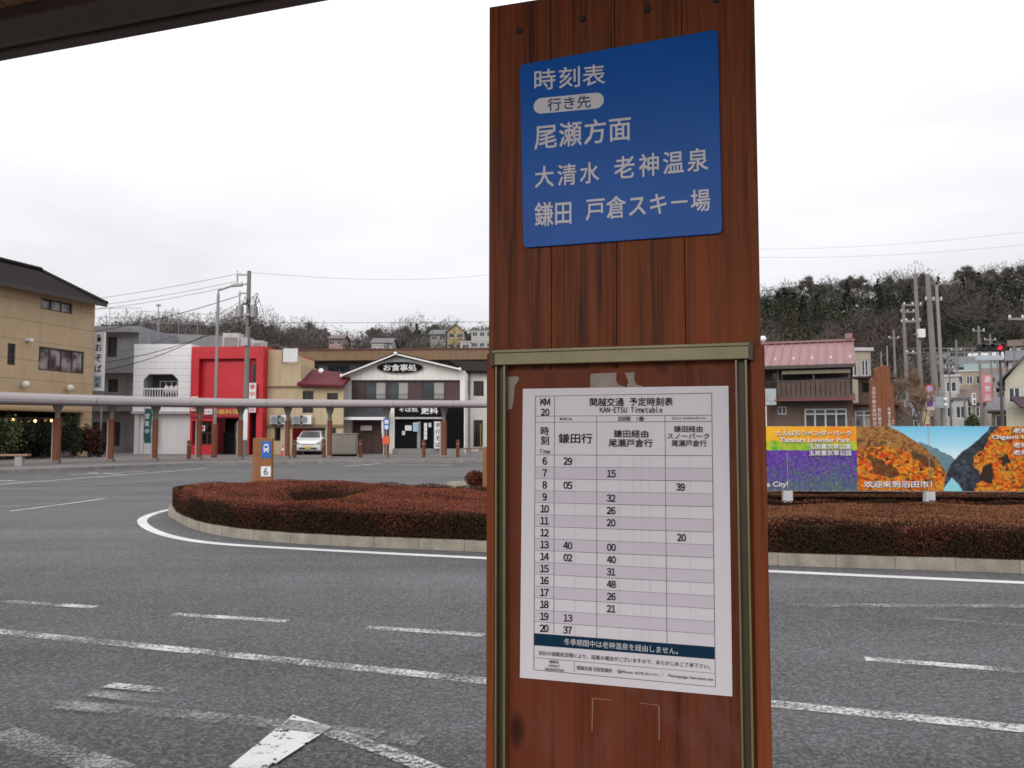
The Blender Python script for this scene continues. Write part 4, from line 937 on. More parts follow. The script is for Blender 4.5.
# ================================================================== FAR SIDE
# covered walkway
CW = Thing('covered_walkway', 'long covered walkway with a rounded pale pink roof on brown posts', 'walkway canopy', (at(0, 440, 33).x, 33, .15))
cpx = [(-160, 28.5), (-60, 30.8), (0, 32.6), (58, 34.4), (112, 36), (156, 37.4), (200, 38.6), (241, 39.6), (288, 40.4), (330, 41), (387, 41.6), (444, 42.1), (500, 42.5), (620, 43)]
cl = catmull([Vector(((p - 512) / 800 * d, d)) - Vector((CW.loc.x, CW.loc.y)) for p, d in cpx], 4)
def sect(t): # half-round roof edge profile (offset across, z)
    zb_ = 2.45 + .22 * t; k_ = 1.05 - .35 * t; return [(o, zb_ + (z - zb_) * k_) for o, z in [(-.75, zb_ + .03), (-.80, zb_ + .10), (-.80, zb_ + .22), (-.72, zb_ + .34), (-.5, zb_ + .43), (0, zb_ + .50), (.5, zb_ + .43), (.80, zb_ + .2), (.75, zb_)]]
rings = []; k = len(cl)
for i, p in enumerate(cl):
    t = (cl[min(i + 1, k - 1)] - cl[max(i - 1, 0)]).normalized(); nn = Vector((-t.y, t.x)); rings.append([(p.x + nn.x * o, p.y + nn.y * o, z) for o, z in sect(i / (k - 1))])
mb = MB(); q = len(rings[0])
for rg in rings: mb.v += rg
for i in range(k - 1):
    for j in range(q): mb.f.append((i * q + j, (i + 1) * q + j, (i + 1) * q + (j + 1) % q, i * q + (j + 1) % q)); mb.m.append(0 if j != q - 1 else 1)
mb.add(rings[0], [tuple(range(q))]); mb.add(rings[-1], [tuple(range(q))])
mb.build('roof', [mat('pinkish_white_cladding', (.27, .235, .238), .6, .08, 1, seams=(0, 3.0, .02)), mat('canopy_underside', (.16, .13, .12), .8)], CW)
GRY = mat('post_bracket_grey', (.20, .18, .15), .6)
for i, (px, d) in enumerate(cpx[1:-1]):
    if px == 0: continue
    x, y = (px - 512) / 800 * d - CW.loc.x, d - CW.loc.y; tt = i / 12; zb_ = 2.46 + .20 * (i + 1) / 13
    p = MB(); p.M = Matrix.Translation((x, y, 0)); rr = .16 if px in (58, 444) else .125; p.lathe([(rr, .14), (rr, 1.92), (rr * .9, 1.93)], 14); po_ = p.build('post', POSTW, CW, smooth=False)
    b = MB(); b.M = Matrix.Translation((x, y, 0)); b.lathe([(.10, 1.925), (.10, 2.2), (.20, zb_ - .09), (.23, zb_ + .03), (.0, zb_ + .03)], 12).box(-.14, .14, -.14, .14, 0, .145); b.build('bracket', GRY, po_)
    b = MB(); b.M = Matrix.Translation((x, y, 0)); b.box(-rr - .05, -rr + .015, -.04, .04, .15, 1.9); b.build('downpipe', mat('downpipe_pale', (.38, .35, .34), .6), po_)

# street furniture
def bollard(px, d, label):
    p = Vector(((px - 512) / 800 * d, d, .15)); global BOL
    if 'BOL' not in globals():
        th = Thing('bollard', label, 'bollard', p, 0, 'brown bollards along the pavement'); MB().lathe([(.10, 0), (.10, .68), (.085, .70), (.085, .74), (.105, .76), (.105, .86), (.07, .93), (0, .95)], 14).build('post', POSTW, th); MB().lathe([(.088, .70), (.092, .72), (.088, .74)], 14).build('reflective_band', flat('band_pale', (.4, .38, .35), .5), th); BOL = th.o
    else: copy_thing(BOL, p, 0, label)
for px, d, lb in [(190, 40.5, 'brown bollard in front of the red shop windows'), (295.5, 42.5, 'brown bollard left of the parked white car'), (325, 42.5, 'brown bollard right of the parked white car, beside the cabinet'), (361, 43, 'brown bollard right of the beige cabinet'), (424, 43, 'brown bollard in front of the black shopfront notices'), (458, 43, 'brown bollard at the right end of the black shopfront')]: bollard(px, d, lb)
def bench(px, d, L_, label, rz=0):
    th = Thing('bench', label, 'bench', ((px - 512) / 800 * d, d, .15), rz)
    MB().box(-L_ / 2, L_ / 2, -.2, .2, .40, .47).build('seat', mat('bench_boards', (.30, .19, .11), .7, .2, 4), th, bevel=.008)
    for x in (-L_ / 2 + .35, L_ / 2 - .35): MB().box(x - .13, x + .13, -.15, .15, 0, .399).build('leg', mat('bench_concrete', (.34, .31, .30), .9), th)
bench(2, 31.8, 2.1, 'timber slab bench on stone legs near the dark shrubs', R(12)); bench(475, 45, 1.4, 'low brown bench by the right end of the restaurant')

# cabinet
c0 = Thing('utility_cabinet', 'large beige roadside utility cabinet next to the restaurant porch', 'utility cabinet', (at(330.5, 440, 44.5).x, 44.5, .15))
w_ = 25 * 44.5 / 800
CAB = mat('cabinet_beige', (.27, .24, .20), .6, .1, 2, dirt=.2)
MB().box(0, w_, 0, .7, .12, 1.22).build('body', CAB, c0, bevel=.02); MB().box(-.03, w_ + .03, -.03, .73, 1.221, 1.28).build('lid', CAB, c0, bevel=.01); MB().box(.04, w_ - .04, .03, .67, 0, .119).build('plinth', DARK, c0)
for i in (0, 1): d_ = MB().box(.04 + i * w_ / 2, w_ / 2 - .03 + i * w_ / 2, -.012, -.001, .2, 1.16).build('door', CAB, c0, bevel=.004); MB().box(w_ / 2 - .1 + i * .14, w_ / 2 - .07 + i * .14, -.03, -.013, .6, .78).build('handle', METAL, d_)

# blue bus sign post at the restaurant
p = at(389, 440, 42.2); th = Thing('bus_stop_sign', 'blue bus stop sign above an orange red panel on the walkway post', 'sign', (p.x, 41.35, .15))
MB().tube([(0, 0, 0), (0, 0, 2.1)], .03, 8).build('pole', METAL, th)
MB().box(-.16, .16, -.045, -.032, 1.45, 2.05).build('blue_plate', BLUE, th); MB().box(-.10, .10, -.052, -.047, 1.78, 1.98).box(-.09, .09, -.052, -.047, 1.5, 1.7).build('symbols', SIGNW, th); MB().box(-.2, .2, -.045, -.032, .72, 1.12).build('orange_plate', flat('sign_orange', (.65, .10, .03), .5), th)

# traffic cone
p = Vector(((284 - 512) / 800 * 46, 46, .15)); th = Thing('traffic_cone', 'small orange red traffic cone by the beige shop wall', 'traffic cone', p)
MB().lathe([(.16, .04), (.03, .68), (0, .68)], 14).box(-.2, .2, -.2, .2, 0, .039).build('cone', flat('cone_red', (.6, .05, .03), .5), th); MB().lathe([(.112, .3), (.086, .42)], 14).build('white_band', SIGNW, th)

# ------------------------------------------------------------------ parked car (front view)
CAR = Thing('parked_car', 'small white boxy car parked nose out beside the beige shop', 'car', ((308.5 - 512) / 800 * 47.4, 47.4, .15), R(4))
CP = mat('car_white_paint', (.82, .82, .80), .25, .03, 2, coat=.6)
# body: side profile (y back, z up) swept across with tumblehome
prof = [(.02, .30), (0, .55), (.03, .74), (.10, .84), (.55, .98), (1.05, 1.38), (1.4, 1.44), (2.9, 1.42), (3.25, 1.28), (3.38, .9), (3.38, .28), (.15, .22)]
def half(z): return .72 if z < .95 else .72 - (z - .95) * .30
mb = MB(); xs_ = [-1, -.96, -.8, .8, .96, 1]; cols_ = []
for s_ in xs_:
    cols_.append([(s_ * half(z), y + (.06 if abs(s_) == 1 else (.02 if abs(s_) == .96 else 0)) * (1 if y < 1.6 else -1), z - (.04 if abs(s_) == 1 and z > 1.2 else 0)) for y, z in prof])
q = len(prof)
for cc in cols_: mb.v += cc
for i in range(len(xs_) - 1):
    for j in range(q): mb.f.append((i * q + j, (i + 1) * q + j, (i + 1) * q + (j + 1) % q, i * q + (j + 1) % q)); mb.m.append(0)
mb.add(cols_[0], [tuple(range(q))]); mb.add(cols_[-1], [tuple(range(q))])
mb.build('body', CP, CAR)
def onslope(t, x, off=.012):      # point on the windscreen slope between the bonnet and roof
    y = .55 + (1.05 - .55) * t; z = .98 + (1.38 - .98) * t; return (x * half(z), y - off, z + off)
MB().add([onslope(.06, -.88), onslope(.06, .88), onslope(.93, .84), onslope(.93, -.84)], [(0, 1, 2, 3)]).build('windscreen', glass('car_glass', (.10, .11, .12), (.16, .17, .18), .05), CAR)
for s_ in (-1, 1):
    MB().prism([(s_ * .70, .62), (s_ * .46, .60), (s_ * .46, .68), (s_ * .60, .78), (s_ * .70, .78)], -.012, .05).build('headlight', glass('headlamp', (.35, .36, .38), (.5, .5, .5), .08), CAR)
    MB().box(min(s_ * .79, s_ * .69), max(s_ * .79, s_ * .69), .75, .85, .92, 1.04).build('mirror', CP, CAR, bevel=.02)
    for yy in (.62, 2.85):
        wm = MB(); wm.M = Matrix.Translation((s_ * .62, yy, .27)) @ Matrix.Rotation(math.pi / 2, 4, 'Y'); wm.lathe([(0, -.09), (.27, -.09), (.28, -.06), (.28, .06), (.27, .09), (0, .09)], 20); wh = wm.build('wheel', RUBBER, CAR)
        wm = MB(); wm.M = Matrix.Translation((s_ * .715, yy, .27)) @ Matrix.Rotation(math.pi / 2, 4, 'Y'); wm.lathe([(0, -.01), (.17, -.01), (.17, .01), (0, .01)], 16); wm.build('hubcap', METAL, wh)
MB().box(-.42, .42, -.016, .03, .585, .625).box(-.5, .5, -.02, .03, .34, .44).build('grille', RUBBER, CAR)
MB().box(-.17, .17, -.036, -.021, .36, .50).build('number_plate', flat('plate_yellow', (.62, .42, .03), .5), CAR)
MB().box(-.62, -.45, -.012, .03, .36, .43).box(.45, .62, -.012, .03, .36, .43).build('fog_lamp', MATS['headlamp'], CAR)

# ------------------------------------------------------------------ tan corner building
A0 = Vector((-25.6, 40)); B0 = Vector((-24.15, 46)); dr = (B0 - A0).normalized(); O0 = A0 - dr * 9
TB = Thing('corner_building', 'three storey tan panelled building with a dark hipped roof', 'building', (O0.x, O0.y, .15), math.atan2(dr.y, dr.x))
W_ = (B0 - O0).length; ze = TB.px(92, 303)[1] - .05
TANM = mat('tan_panels', (.47, .35, .215), .85, .10, .9, dirt=.22, seams=(2, 1.02, .018))
wins = [TB.rc(40.5, 300.5, 72.5, 311.5), TB.rc(38.5, 349, 84, 372), TB.rc(7.5, 343.5, 15.5, 365)]
gf = TB.rc(12, 412, 80, 455); gf = (gf[0] - 3, gf[1], .0, gf[3])
MB().wall(0, W_, -.1, ze, wins + [gf], dep=.2).wall(0, W_, -.1, ze, y=10).add([(0, 0, -.1), (0, 10, -.1), (0, 10, ze), (0, 0, ze)], [(0, 1, 2, 3)]).add([(W_, 0, -.1), (W_, 10, -.1), (W_, 10, ze), (W_, 0, ze)], [(0, 1, 2, 3)]).build('wall', TANM, TB)
FRD = flat('bronze_frame', (.045, .035, .03), .5)
window(TB, wins[0], 3, 1, .1, .07, FRD, GLC); window(TB, wins[1], 4, 1, .1, .07, FRD, GLC); window(TB, wins[2], 1, 2, .1, .07, FRD, GLS)
MB().wall(gf[0], gf[1], gf[2], gf[3], y=1.6).build('shopfront', mat('dim_shop_interior', (.05, .04, .03), .8, .5, 1.5), TB)
window(TB, (gf[0] + .3, gf[1] - 1.4, .4, gf[3] - .3), 5, 1, .35, .08, FRD, GLD); d_ = MB().box(gf[1] - 1.2, gf[1] - .3, .33, .38, .02, 2.2).build('door', GLC, TB); MB().box(gf[1] - 1.1, gf[1] - 1.07, .29, .328, .9, 1.3).build('handle', METAL, d_)
MB().prism([(-.5, gf[3] + .02), (-.5, gf[3] + .10), (-.002, gf[3] + .2), (-.002, gf[3] + .12)], gf[0] - .2, gf[1] + .2, axis='x').build('awning', mat('awning_tan', (.28, .19, .10), .8), TB)
rf = MB(); ov = .7; rh = 2.0; q0 = (-ov, -ov, ze + .0); q1 = (W_ + .1, -ov, ze); q2 = (W_ + .1, 10 + ov, ze); q3 = (-ov, 10 + ov, ze); r0 = (4.5, 5, ze + rh + .2); rx_, rz_ = TB.px(41, 271, 5); r1 = (rx_, 5, rz_); r0 = (4.5, 5, rz_)
rf.add([q0, q1, q2, q3, r0, r1], [(0, 1, 5, 4), (1, 2, 5), (2, 3, 4, 5), (3, 0, 4)]).add([q0, q1, q2, q3], [(0, 3, 2, 1)], 1)
rf.box(-ov - .02, W_ + .12, -ov - .03, -ov + .03, ze - .16, ze + .05, 1)
rf.build('roof', [TILE, FRD], TB)
MB().tube([(r0[0], 5, r0[2] + .08), (r1[0], 5, r1[2] + .08)], .16, 8).tube([(r1[0], 5, r1[2] + .05), (W_ + .1, -ov, ze + .08)], .11, 8).build('ridge_tiles', TILE, TB)
for px, py in ((22, 384.5), (66.5, 388)):
    x, z = TB.px(px, py); MB().ball((x, -.25, z), .19, n=14).build('globe_lamp', flat('frosted_globe', (.7, .68, .62), .3), TB)
x, z = TB.px(27, 340); MB().box(x - .12, x + .12, -.3, -.001, z - .07, z + .07).build('wall_lamp', WHITEM, TB)
for px, py in ((15, 420), (37.5, 421), (54, 420.5)):
    x, z = TB.px(px, py); MB().ball((x, .15, z), .075, n=10).build('lit_lamp', mat('warm_lamp', (1, .62, .25), .5, emit=4), TB)

# shrubs in front of it
def shrub(px, d, wpx, hpx, label, pal, seed):
    r = np.random.default_rng(seed); s = d / 800; W2, H2 = wpx * s / 2, hpx * s; th = Thing('shrub', label, 'shrub', ((px - 512) * s, d, .15), 0, 'shrubs before the tan building')
    n_ = 3200; ncl = 34; cc = r.normal(size=(ncl, 3)); cc /= np.linalg.norm(cc, axis=1, keepdims=True); cc *= r.random((ncl, 1)) ** .4 * .75
    C = cc[r.integers(0, ncl, n_)] + r.normal(size=(n_, 3)) * .17; C = C * [W2 * 1.12, W2 * .95, H2 * .56] + [0, 0, H2 * .54]; C = C[C[:, 2] > .03]
    mi = np.array([r.choice(len(pal), p=[.5, .3, .2]) for _ in range(len(C))])
    leafobj('leaves', leaf_mesh('leaves', C, np.full(len(C), .07), pal, mi, r), th)
    st = MB(); rr_ = random.Random(seed)
    for i in range(7): st.tube([(rr_.uniform(-.1, .1), rr_.uniform(-.1, .1), 0), (rr_.uniform(-.6, .6) * W2, rr_.uniform(-.3, .3) * W2, H2 * rr_.uniform(.5, .8))], .025, 5, 0, .01)
    st.build('stems', BARK, th)
GN = EVG; RD = [HLEAF[1], mat('leaf_wine', (.09, .02, .02), .7), EVG[2]]; YG = [mat('leaf_yellow_green', (.10, .12, .035), .7), EVG[1], EVG[0]]
for a in [(-22, 38, 34, 44, 'dark shrub at the left edge beyond the bench', GN, 1), (4, 39, 34, 42, 'yellowish green shrub above the bench', YG, 2), (27, 40.5, 28, 38, 'dark green shrub under the lit shop lamps', GN, 3), (45, 41, 26, 34, 'low dark shrub left of the thick walkway post', [EVG[2], EVG[0], EVG[2]], 4),
          (72, 42, 24, 40, 'upright dark green shrub right of the thick walkway post', GN, 5), (90, 43, 24, 30, 'wine red shrub at the corner of the tan building', RD, 6), (101, 43.5, 14, 22, 'small olive shrub at the end of the row', [EVG[0], YG[0], EVG[2]], 7)]: shrub(*a)

# vertical soba sign on a pole at the corner
p = at(99, 340, 46.3); z0, z1 = at(99, 391, 46.3).z, at(99, 332, 46.3).z
th = Thing('vertical_shop_sign', 'tall white vertical shop sign with black brushed characters beside the tan building', 'sign', (p.x, 46.3, .15))
wd = 10.5 * 46.3 / 800
MB().box(-wd / 2, wd / 2, 0, .2, z0 - .15, z1 - .15).build('panel', SIGNW, th, bevel=.02); MB().tube([(.1, .32, 0), (.1, .32, z1 - .1)], .06, 8).build('pole', METAL, th)
t = MB(); zz = z1 - .15; H_ = z1 - z0
for ch, f0, s_ in (('生', .04, .25), ('蕎', .09, .25), ('お', .22, .42), ('そ', .40, .42), ('ば', .58, .42)): text(t, ch, -wd * .3, wd * .3, zz - H_ * f0 - .15, zz - H_ * f0 - .15, s_, -.004, .04, fit=s_ > .3)
t.build('lettering', SIGNK, th)
t = MB(); t.box(-wd * .36, wd * .36, -.006, -.002, z0 + .04, z0 + .75); t.build('inset_panel', flat('inset_blue_grey', (.30, .36, .45), .5), th); t = MB(); text(t, '手打', -wd * .26, wd * .26, z0 + .52, z0 + .52, .25, -.010, .03); text(t, '処', -wd * .2, wd * .2, z0 + .2, z0 + .2, .26, -.010, .03); t.build('small_lettering', SIGNK, th)

# grey concrete building
GB, W_ = span('concrete_building', 'grey concrete building with set back floors and a fenced flat roof', 'building', 88, 137, 53, 53)
H_ = GB.px(110, 326)[1]
ws = [GB.rc(107, 337, 117, 357), GB.rc(108, 379, 118, 392), GB.rc(92, 422, 108, 446), GB.rc(112, 422, 120, 446)]
MB().wall(0, W_, -.1, H_, ws, dep=.25).wall(0, W_, -.1, H_, y=12).add([(W_, 0, -.1), (W_, 12, -.1), (W_, 12, H_), (W_, 0, H_)], [(0, 1, 2, 3)]).add([(0, 0, H_), (W_, 0, H_), (W_, 12, H_), (0, 12, H_)], [(0, 1, 2, 3)]).build('wall', GREYC, GB)
for w__ in ws: window(GB, w__, 2, 1, .2, .05, FRD, GLS)
for py in (331.5, 372, 410): z = GB.px(110, py)[1]; MB().box(-.1, W_ + .12, -.55, -.002, z - .1, z + .12).build('ledge', GREYC, GB)
GW, W2 = span('concrete_wing', 'lower grey building wing behind the white shop with a roof railing', 'building', 137.5, 223, 58, 60)
H2 = GW.px(180, 334)[1]; r_ = GW.rc(122, 345, 134, 349)
wh = [GW.rc(143, 338, 150, 345), GW.rc(156, 338.5, 163, 345)]
MB().wall(0, W2, -.1, H2, wh, dep=.2).add([(0, 0, H2), (W2, 0, H2), (W2, 9, H2), (0, 9, H2)], [(0, 1, 2, 3)]).wall(0, W2, -.1, H2, y=9).build('wall', GREYC, GW)
for w__ in wh: window(GW, w__, 2, 1, .15, .05, FRD, GLS)
def railing(th, x0, x1, z, h, step, y=.3, name='roof_railing', r=.022):
    mb = MB(); x = x0
    while x <= x1 + .01: mb.tube([(x, y, z), (x, y, z + h)], r, 5); x += step
    for f in (1.0, .5): mb.tube([(x0, y, z + h * f), (x1, y, z + h * f)], r * .8, 5)
    mb.build(name, METAL, th)
railing(GB, 0, W_, H_, 1.25, 1.1); railing(GW, 0, W2 - .3, H2, 1.6, 1.3)
p, z = GW.px(158, 325, 2), GW.px(158, 306, 2)[1]; MB().tube([(p[0], 2, H2), (p[0], 2, z)], .04, 6).box(p[0] - .16, p[0] + .16, 1.9, 2.1, z, z + .12).build('roof_light_mast', METAL, GW)

# white shop
WB, W_ = span('white_shop', 'white two storey shop with a recessed balcony and closed white shutter', 'building', 132.5, 190, 48.5, 48.5)
H_ = WB.px(150, 344)[1]; bal = WB.rc(143.5, 374, 178, 398); mid = WB.px(150, 413)[1]
wl = MB().wall(0, W_, mid, H_, [bal], dep=1.2, mr=1)
for s_, sx in ((bal[0], 1), (bal[1], -1)):   # chamfered corners of the balcony opening
    wl.add([(s_, -.003, bal[3]), (s_ + sx * .35, -.003, bal[3]), (s_, -.003, bal[3] - .35)], [(0, 1, 2)])
wl.add([(W_, 0, mid), (W_, 8, mid), (W_, 8, H_), (W_, 0, H_)], [(0, 1, 2, 3)]).add([(0, 0, mid), (0, 8, mid), (0, 8, H_), (0, 0, H_)], [(0, 1, 2, 3)]).add([(0, 0, H_), (W_, 0, H_), (W_, 8, H_), (0, 8, H_)], [(0, 1, 2, 3)]).quad((0, 0, mid), (W_, 0, mid), (W_, .5, mid), (0, .5, mid))
wl.build('wall', [mat('white_siding', (.80, .80, .81), .7, .06, 1, dirt=.18, seams=(2, .4, .012)), LGREY], WB)
MB().wall(bal[0], bal[1], bal[2], bal[3], y=1.2).build('balcony_back', mat('balcony_grey', (.09, .085, .085), .8), WB)
window(WB, (bal[0] + .5, bal[1] - .5, bal[2] + .05, bal[3] - .35), 3, 1, 1.15, .05, ALU, GLS)
bm = MB(); bm.box(bal[0], bal[1], -.03, .03, bal[2] + .52, bal[2] + .60).box(bal[0], bal[1], -.03, .03, bal[2], bal[2] + .07); x = bal[0] + .08
while x < bal[1]: bm.box(x - .02, x + .02, -.018, .018, bal[2] + .071, bal[2] + .519); x += .16
bm.build('balcony_railing', WHITEM, WB)
for px in (163, 168, 173): x = WB.px(px, 390)[0]; MB().ball((x, .5, bal[2] + .55), .17, n=8, sq=(1, 1, 1.6)).build('hanging_laundry', WHITEM, WB)
MB().box(W_ * .08, W_ - .05, .45, .5, .0, mid).build('shutter', mat('white_shutter', (.80, .80, .79), .6, .05, 1, seams=(2, .09, .006), dirt=.15), WB)
MB().box(0, W_ * .078, .3, .6, -.1, mid).build('pilaster', WHITE, WB); MB().box(-.05, W_ + .02, -.06, -.002, mid - .05, mid + .1).build('band', LGREY, WB)
bx = WB.px(151.5, 425)[0]; z0, z1 = WB.px(151, 443)[1], WB.px(151, 409)[1]
FL = Thing('shop_banner', 'tall dark teal banner hanging in front of the white shutter', 'banner', WB.loc + Vector((bx, -.5, 0)))
fm = MB()
for i in range(9):
    t0, t1 = i / 9, (i + 1) / 9; f = lambda t: .05 * math.sin(t * 7); fm.quad((-.2, f(t0), z1 + (z0 - z1) * t0), (.2, f(t0) + .04, z1 + (z0 - z1) * t0), (.2, f(t1) + .04, z1 + (z0 - z1) * t1), (-.2, f(t1), z1 + (z0 - z1) * t1))
fo = fm.build('cloth', mat('banner_teal', (.02, .09, .11), .8), FL); sm = fo.modifiers.new('s', 'SOLIDIFY'); sm.thickness = .008
MB().tube([(-.24, .02, 0), (-.24, .02, z1 + .1)], .015, 6).tube([(-.24, .02, z1 + .02), (.22, .04, z1 + .02)], .012, 6).build('pole', METAL, FL)
t = MB(); 
for i, ch in enumerate('営業中'): text(t, ch, -.12, .12, z1 - .45 - i * .45, z1 - .45 - i * .45, .3, -.075, .03)
t.build('lettering', SIGNW, FL)

# red shop
RB_, W_ = span('red_shop', 'bright red two storey shop with a deep framed facade', 'building', 190.5, 262.5, 48, 47.6)
H_ = RB_.px(225, 346.5)[1]; rec = RB_.rc(198.5, 358.5, 256, 409); rec = (rec[0], rec[1], RB_.px(225, 410)[1], rec[3])
g1 = RB_.rc(192, 421, 212, 445); g2 = RB_.rc(216, 418, 246, 455); g2 = (g2[0], g2[1], -.1, g2[3]); g3 = RB_.rc(249, 412, 256, 455); g3 = (g3[0], g3[1], -.1, g3[3])
MB().wall(0, W_, -.1, H_, [rec, g1, g2, g3], dep=.4).add([(W_, 0, -.1), (W_, 9, -.1), (W_, 9, H_), (W_, 0, H_)], [(0, 1, 2, 3)]).add([(0, 0, -.1), (0, 9, -.1), (0, 9, H_), (0, 0, H_)], [(0, 1, 2, 3)]).add([(0, 0, H_), (W_, 0, H_), (W_, 9, H_), (0, 9, H_)], [(0, 1, 2, 3)]).build('wall', RED, RB_)
zz_ = RB_.px(225, 360)[1]; xw = RB_.px(205, 380)[0]
MB().wall(rec[0], rec[1], rec[2], rec[3], y=.4).box(xw, RB_.px(247, 380)[0], .22, .395, rec[2], zz_ - .1).build('recessed_panel', RED, RB_)
MB().box(RB_.px(250, 380)[0], RB_.px(255, 380)[0], .30, .39, rec[2] + .3, rec[3] - .3).build('side_window', GLD, RB_)
window(RB_, g1, 3, 2, .3, .06, flat('frame_dark_red', (.10, .02, .02), .5), GLD); MB().wall(g2[0], g2[1], g2[2], g2[3], y=1.2).box(g2[0] + .05, g2[0] + .9, .9, 1.15, 0, 1.3, 0).build('entrance', DARK, RB_)
d_ = MB().box(g2[0] + .95, g2[1] - .1, .45, .5, 0, g2[3] - .3).build('door', GLD, RB_); MB().box(g2[0] + 1.05, g2[0] + 1.08, .41, .448, .9, 1.3).build('handle', METAL, d_)
MB().wall(g3[0], g3[1], g3[2], g3[3], y=.4).build('side_entrance', DARK, RB_)
MB().box(RB_.px(191, 408)[0], RB_.px(247, 408)[0], -.12, -.002, RB_.px(225, 417)[1], RB_.px(225, 407.5)[1]).build('sign_band', mat('sign_band_red', (.35, .01, .02), .5), RB_)
t = MB(); a = RB_.px(212, 411.8, -.12); b = RB_.px(239, 411.8, -.12); text(t, '中華料理', a[0], b[0], a[1], b[1], .28, -.126, .03); t.build('gold_lettering', flat('gold_letters', (.62, .40, .05), .5), RB_)
def wallsign(name, label, th, r, text_lines, mb_mat, tm, y=-.25, dep=.12):
    """projecting or hung sign in front of a facade (own thing); r in the facade's local coordinates"""
    x0, x1, z0, z1 = r; s = Thing(name, label, 'sign', th.loc + th.u * x0 + th.n * y + Vector((0, 0, z0)), th.rz); w__, h__ = x1 - x0, z1 - z0
    MB().box(0, w__, 0, dep, 0, h__).build('panel', mb_mat, s, bevel=.01); MB().box(w__ * .4, w__ * .6, dep, max(dep + .02, -y - .004), h__ * .4, h__ * .6).build('bracket', METAL, s)
    t = MB(); k = len(text_lines)
    for i, ch in enumerate(text_lines): zc = h__ * (1 - (i + .5) / k); text(t, ch, w__ * .12, w__ * .88, zc, zc, min(h__ / k * .75, w__ * 1.3), -.004, .03, fit=len(ch) > 1 or w__ < h__)
    if text_lines: t.build('lettering', tm, s)
    return s
INKR = flat('sign_red', (.55, .02, .03), .5)
wallsign('shop_sign', 'white vertical sign with a red emblem on the red shop right of the utility pole', RB_, RB_.rc(249, 383, 255.5, 412.5, -.25), ['※', '中', '華', '店'], SIGNW, INKR)
wallsign('shop_sign', 'small white signboard at the left corner of the red shop', RB_, RB_.rc(191, 396.5, 197.5, 411, -.25), ['営', '業'], SIGNW, INKR)
wallsign('shop_sign', 'small white sign under the red shop band beside the street light', RB_, RB_.rc(204, 409, 211.5, 414.5, -.3), ['ラーメン'], SIGNW, SIGNK)
wallsign('poster', 'round red and white poster in the red shop window', RB_, RB_.rc(200, 425.5, 205, 431, -.06), ['♥'], SIGNW, INKR, y=-.06, dep=.03)
# roof plant
for (a, b, c_, d_, lb) in [(221, 333, 238, 346.5, 'tall pale grey rooftop tank housing behind the red shop parapet'), (239, 338, 249, 346.5, 'white rooftop cooling unit beside the utility pole'), (250, 340.5, 262, 347, 'low white rooftop cooling unit at the right of the red roof')]:
    s0 = at(a, c_, 50); s1 = at(b, 347, 50); t_ = at((a + c_) / 2, b, 50)
    xL, xR = (a - 512) / 16, (c_ - 512) / 16; zt_ = at(a, b, 50).z; zb_ = RB_.px(225, 346.5)[1] + .15
    th = Thing('rooftop_unit', lb, 'cooling unit', (xL, 50, zb_), 0, 'units on the red shop roof'); MB().box(0, xR - xL, 0, .9, .08, zt_ - zb_).build('casing', mat('unit_pale', (.42, .46, .45), .6, .12, 3, dirt=.3), th, bevel=.02); MB().box(.1, xR - xL - .1, -.012, -.001, .2, (zt_ - zb_) * .75).build('grille', mat('unit_grille', (.2, .22, .22), .6), th)

# beige shop with stepped parapet and maroon roof
BG, W_ = span('beige_shop', 'beige shop with a stepped parapet and a maroon lean-to roof', 'building', 262.8, 343.6, 48.3, 48.3)
f_ = lambda px, py: BG.px(px, py)
pts = [(0, -.1), (W_, -.1), (W_, f_(343, 379)[1]), (f_(301, 377)[0], f_(301, 379)[1]), (f_(301, 366)[0], f_(301, 366)[1]), (f_(282, 362)[0], f_(282, 362)[1]), (f_(282, 350)[0], f_(282, 350)[1]), (0, f_(262, 350)[1])]
xa = f_(301, 370)[0]; xb = f_(282, 350)[0]; zA = f_(262, 350)[1]; zB = f_(290, 364)[1]; zC = f_(330, 384)[1]
ws = [BG.rc(302.5, 391, 313.5, 413), BG.rc(327, 393, 338, 406), BG.rc(274.5, 427, 286, 441), BG.rc(328, 428, 336, 438)]
gar = BG.rc(292, 428, 325, 455); gar = (gar[0], gar[1], -.1, gar[3])
wb = MB().wall(0, xb, -.1, zA, [ws[2]], dep=.2).wall(xb, xa, -.1, zB, [(gar[0], xa, gar[2], gar[3])], dep=.2).wall(xa, W_, -.1, zC, [ws[0], ws[1], ws[3], (xa, gar[1], gar[2], gar[3])], dep=.2)
wb.quad((xb, 0, zB), (xb, 0, zA), (xb, 8, zA), (xb, 8, zB)).quad((xa, 0, zC), (xa, 0, zB), (xa, 8, zB), (xa, 8, zC)).quad((0, 0, zA), (xb, 0, zA), (xb, 8, zA), (0, 8, zA)).quad((xb, 0, zB), (xa, 0, zB), (xa, 8, zB), (xb, 8, zB)).quad((0, 8, -.1), (W_, 8, -.1), (W_, 8, zC), (0, 8, zC))
wb.build('wall', CREAM, BG)
for w__ in ws: window(BG, w__, 2, 1, .14, .06, FRD, GLD)
MB().wall(gar[0], gar[1], gar[2], gar[3], y=3.2).wall(gar[0], gar[1], gar[2], gar[3], y=3.21).build('carport_back', mat('carport_back', (.20, .19, .185), .8, .2, 2, seams=(0, .5, .02)), BG)
MB().box(-.02, W_ + .05, -.10, -.002, f_(300, 383.5)[1] * 0 + f_(300, 387.5)[1], f_(300, 386)[1]).box(-.02, W_ + .05, -.14, -.002, f_(300, 427)[1], f_(300, 424.5)[1]).build('string_course', mat('course_brown', (.20, .15, .10), .8), BG)
za, zb2 = f_(330, 384)[1], f_(330, 367)[1]
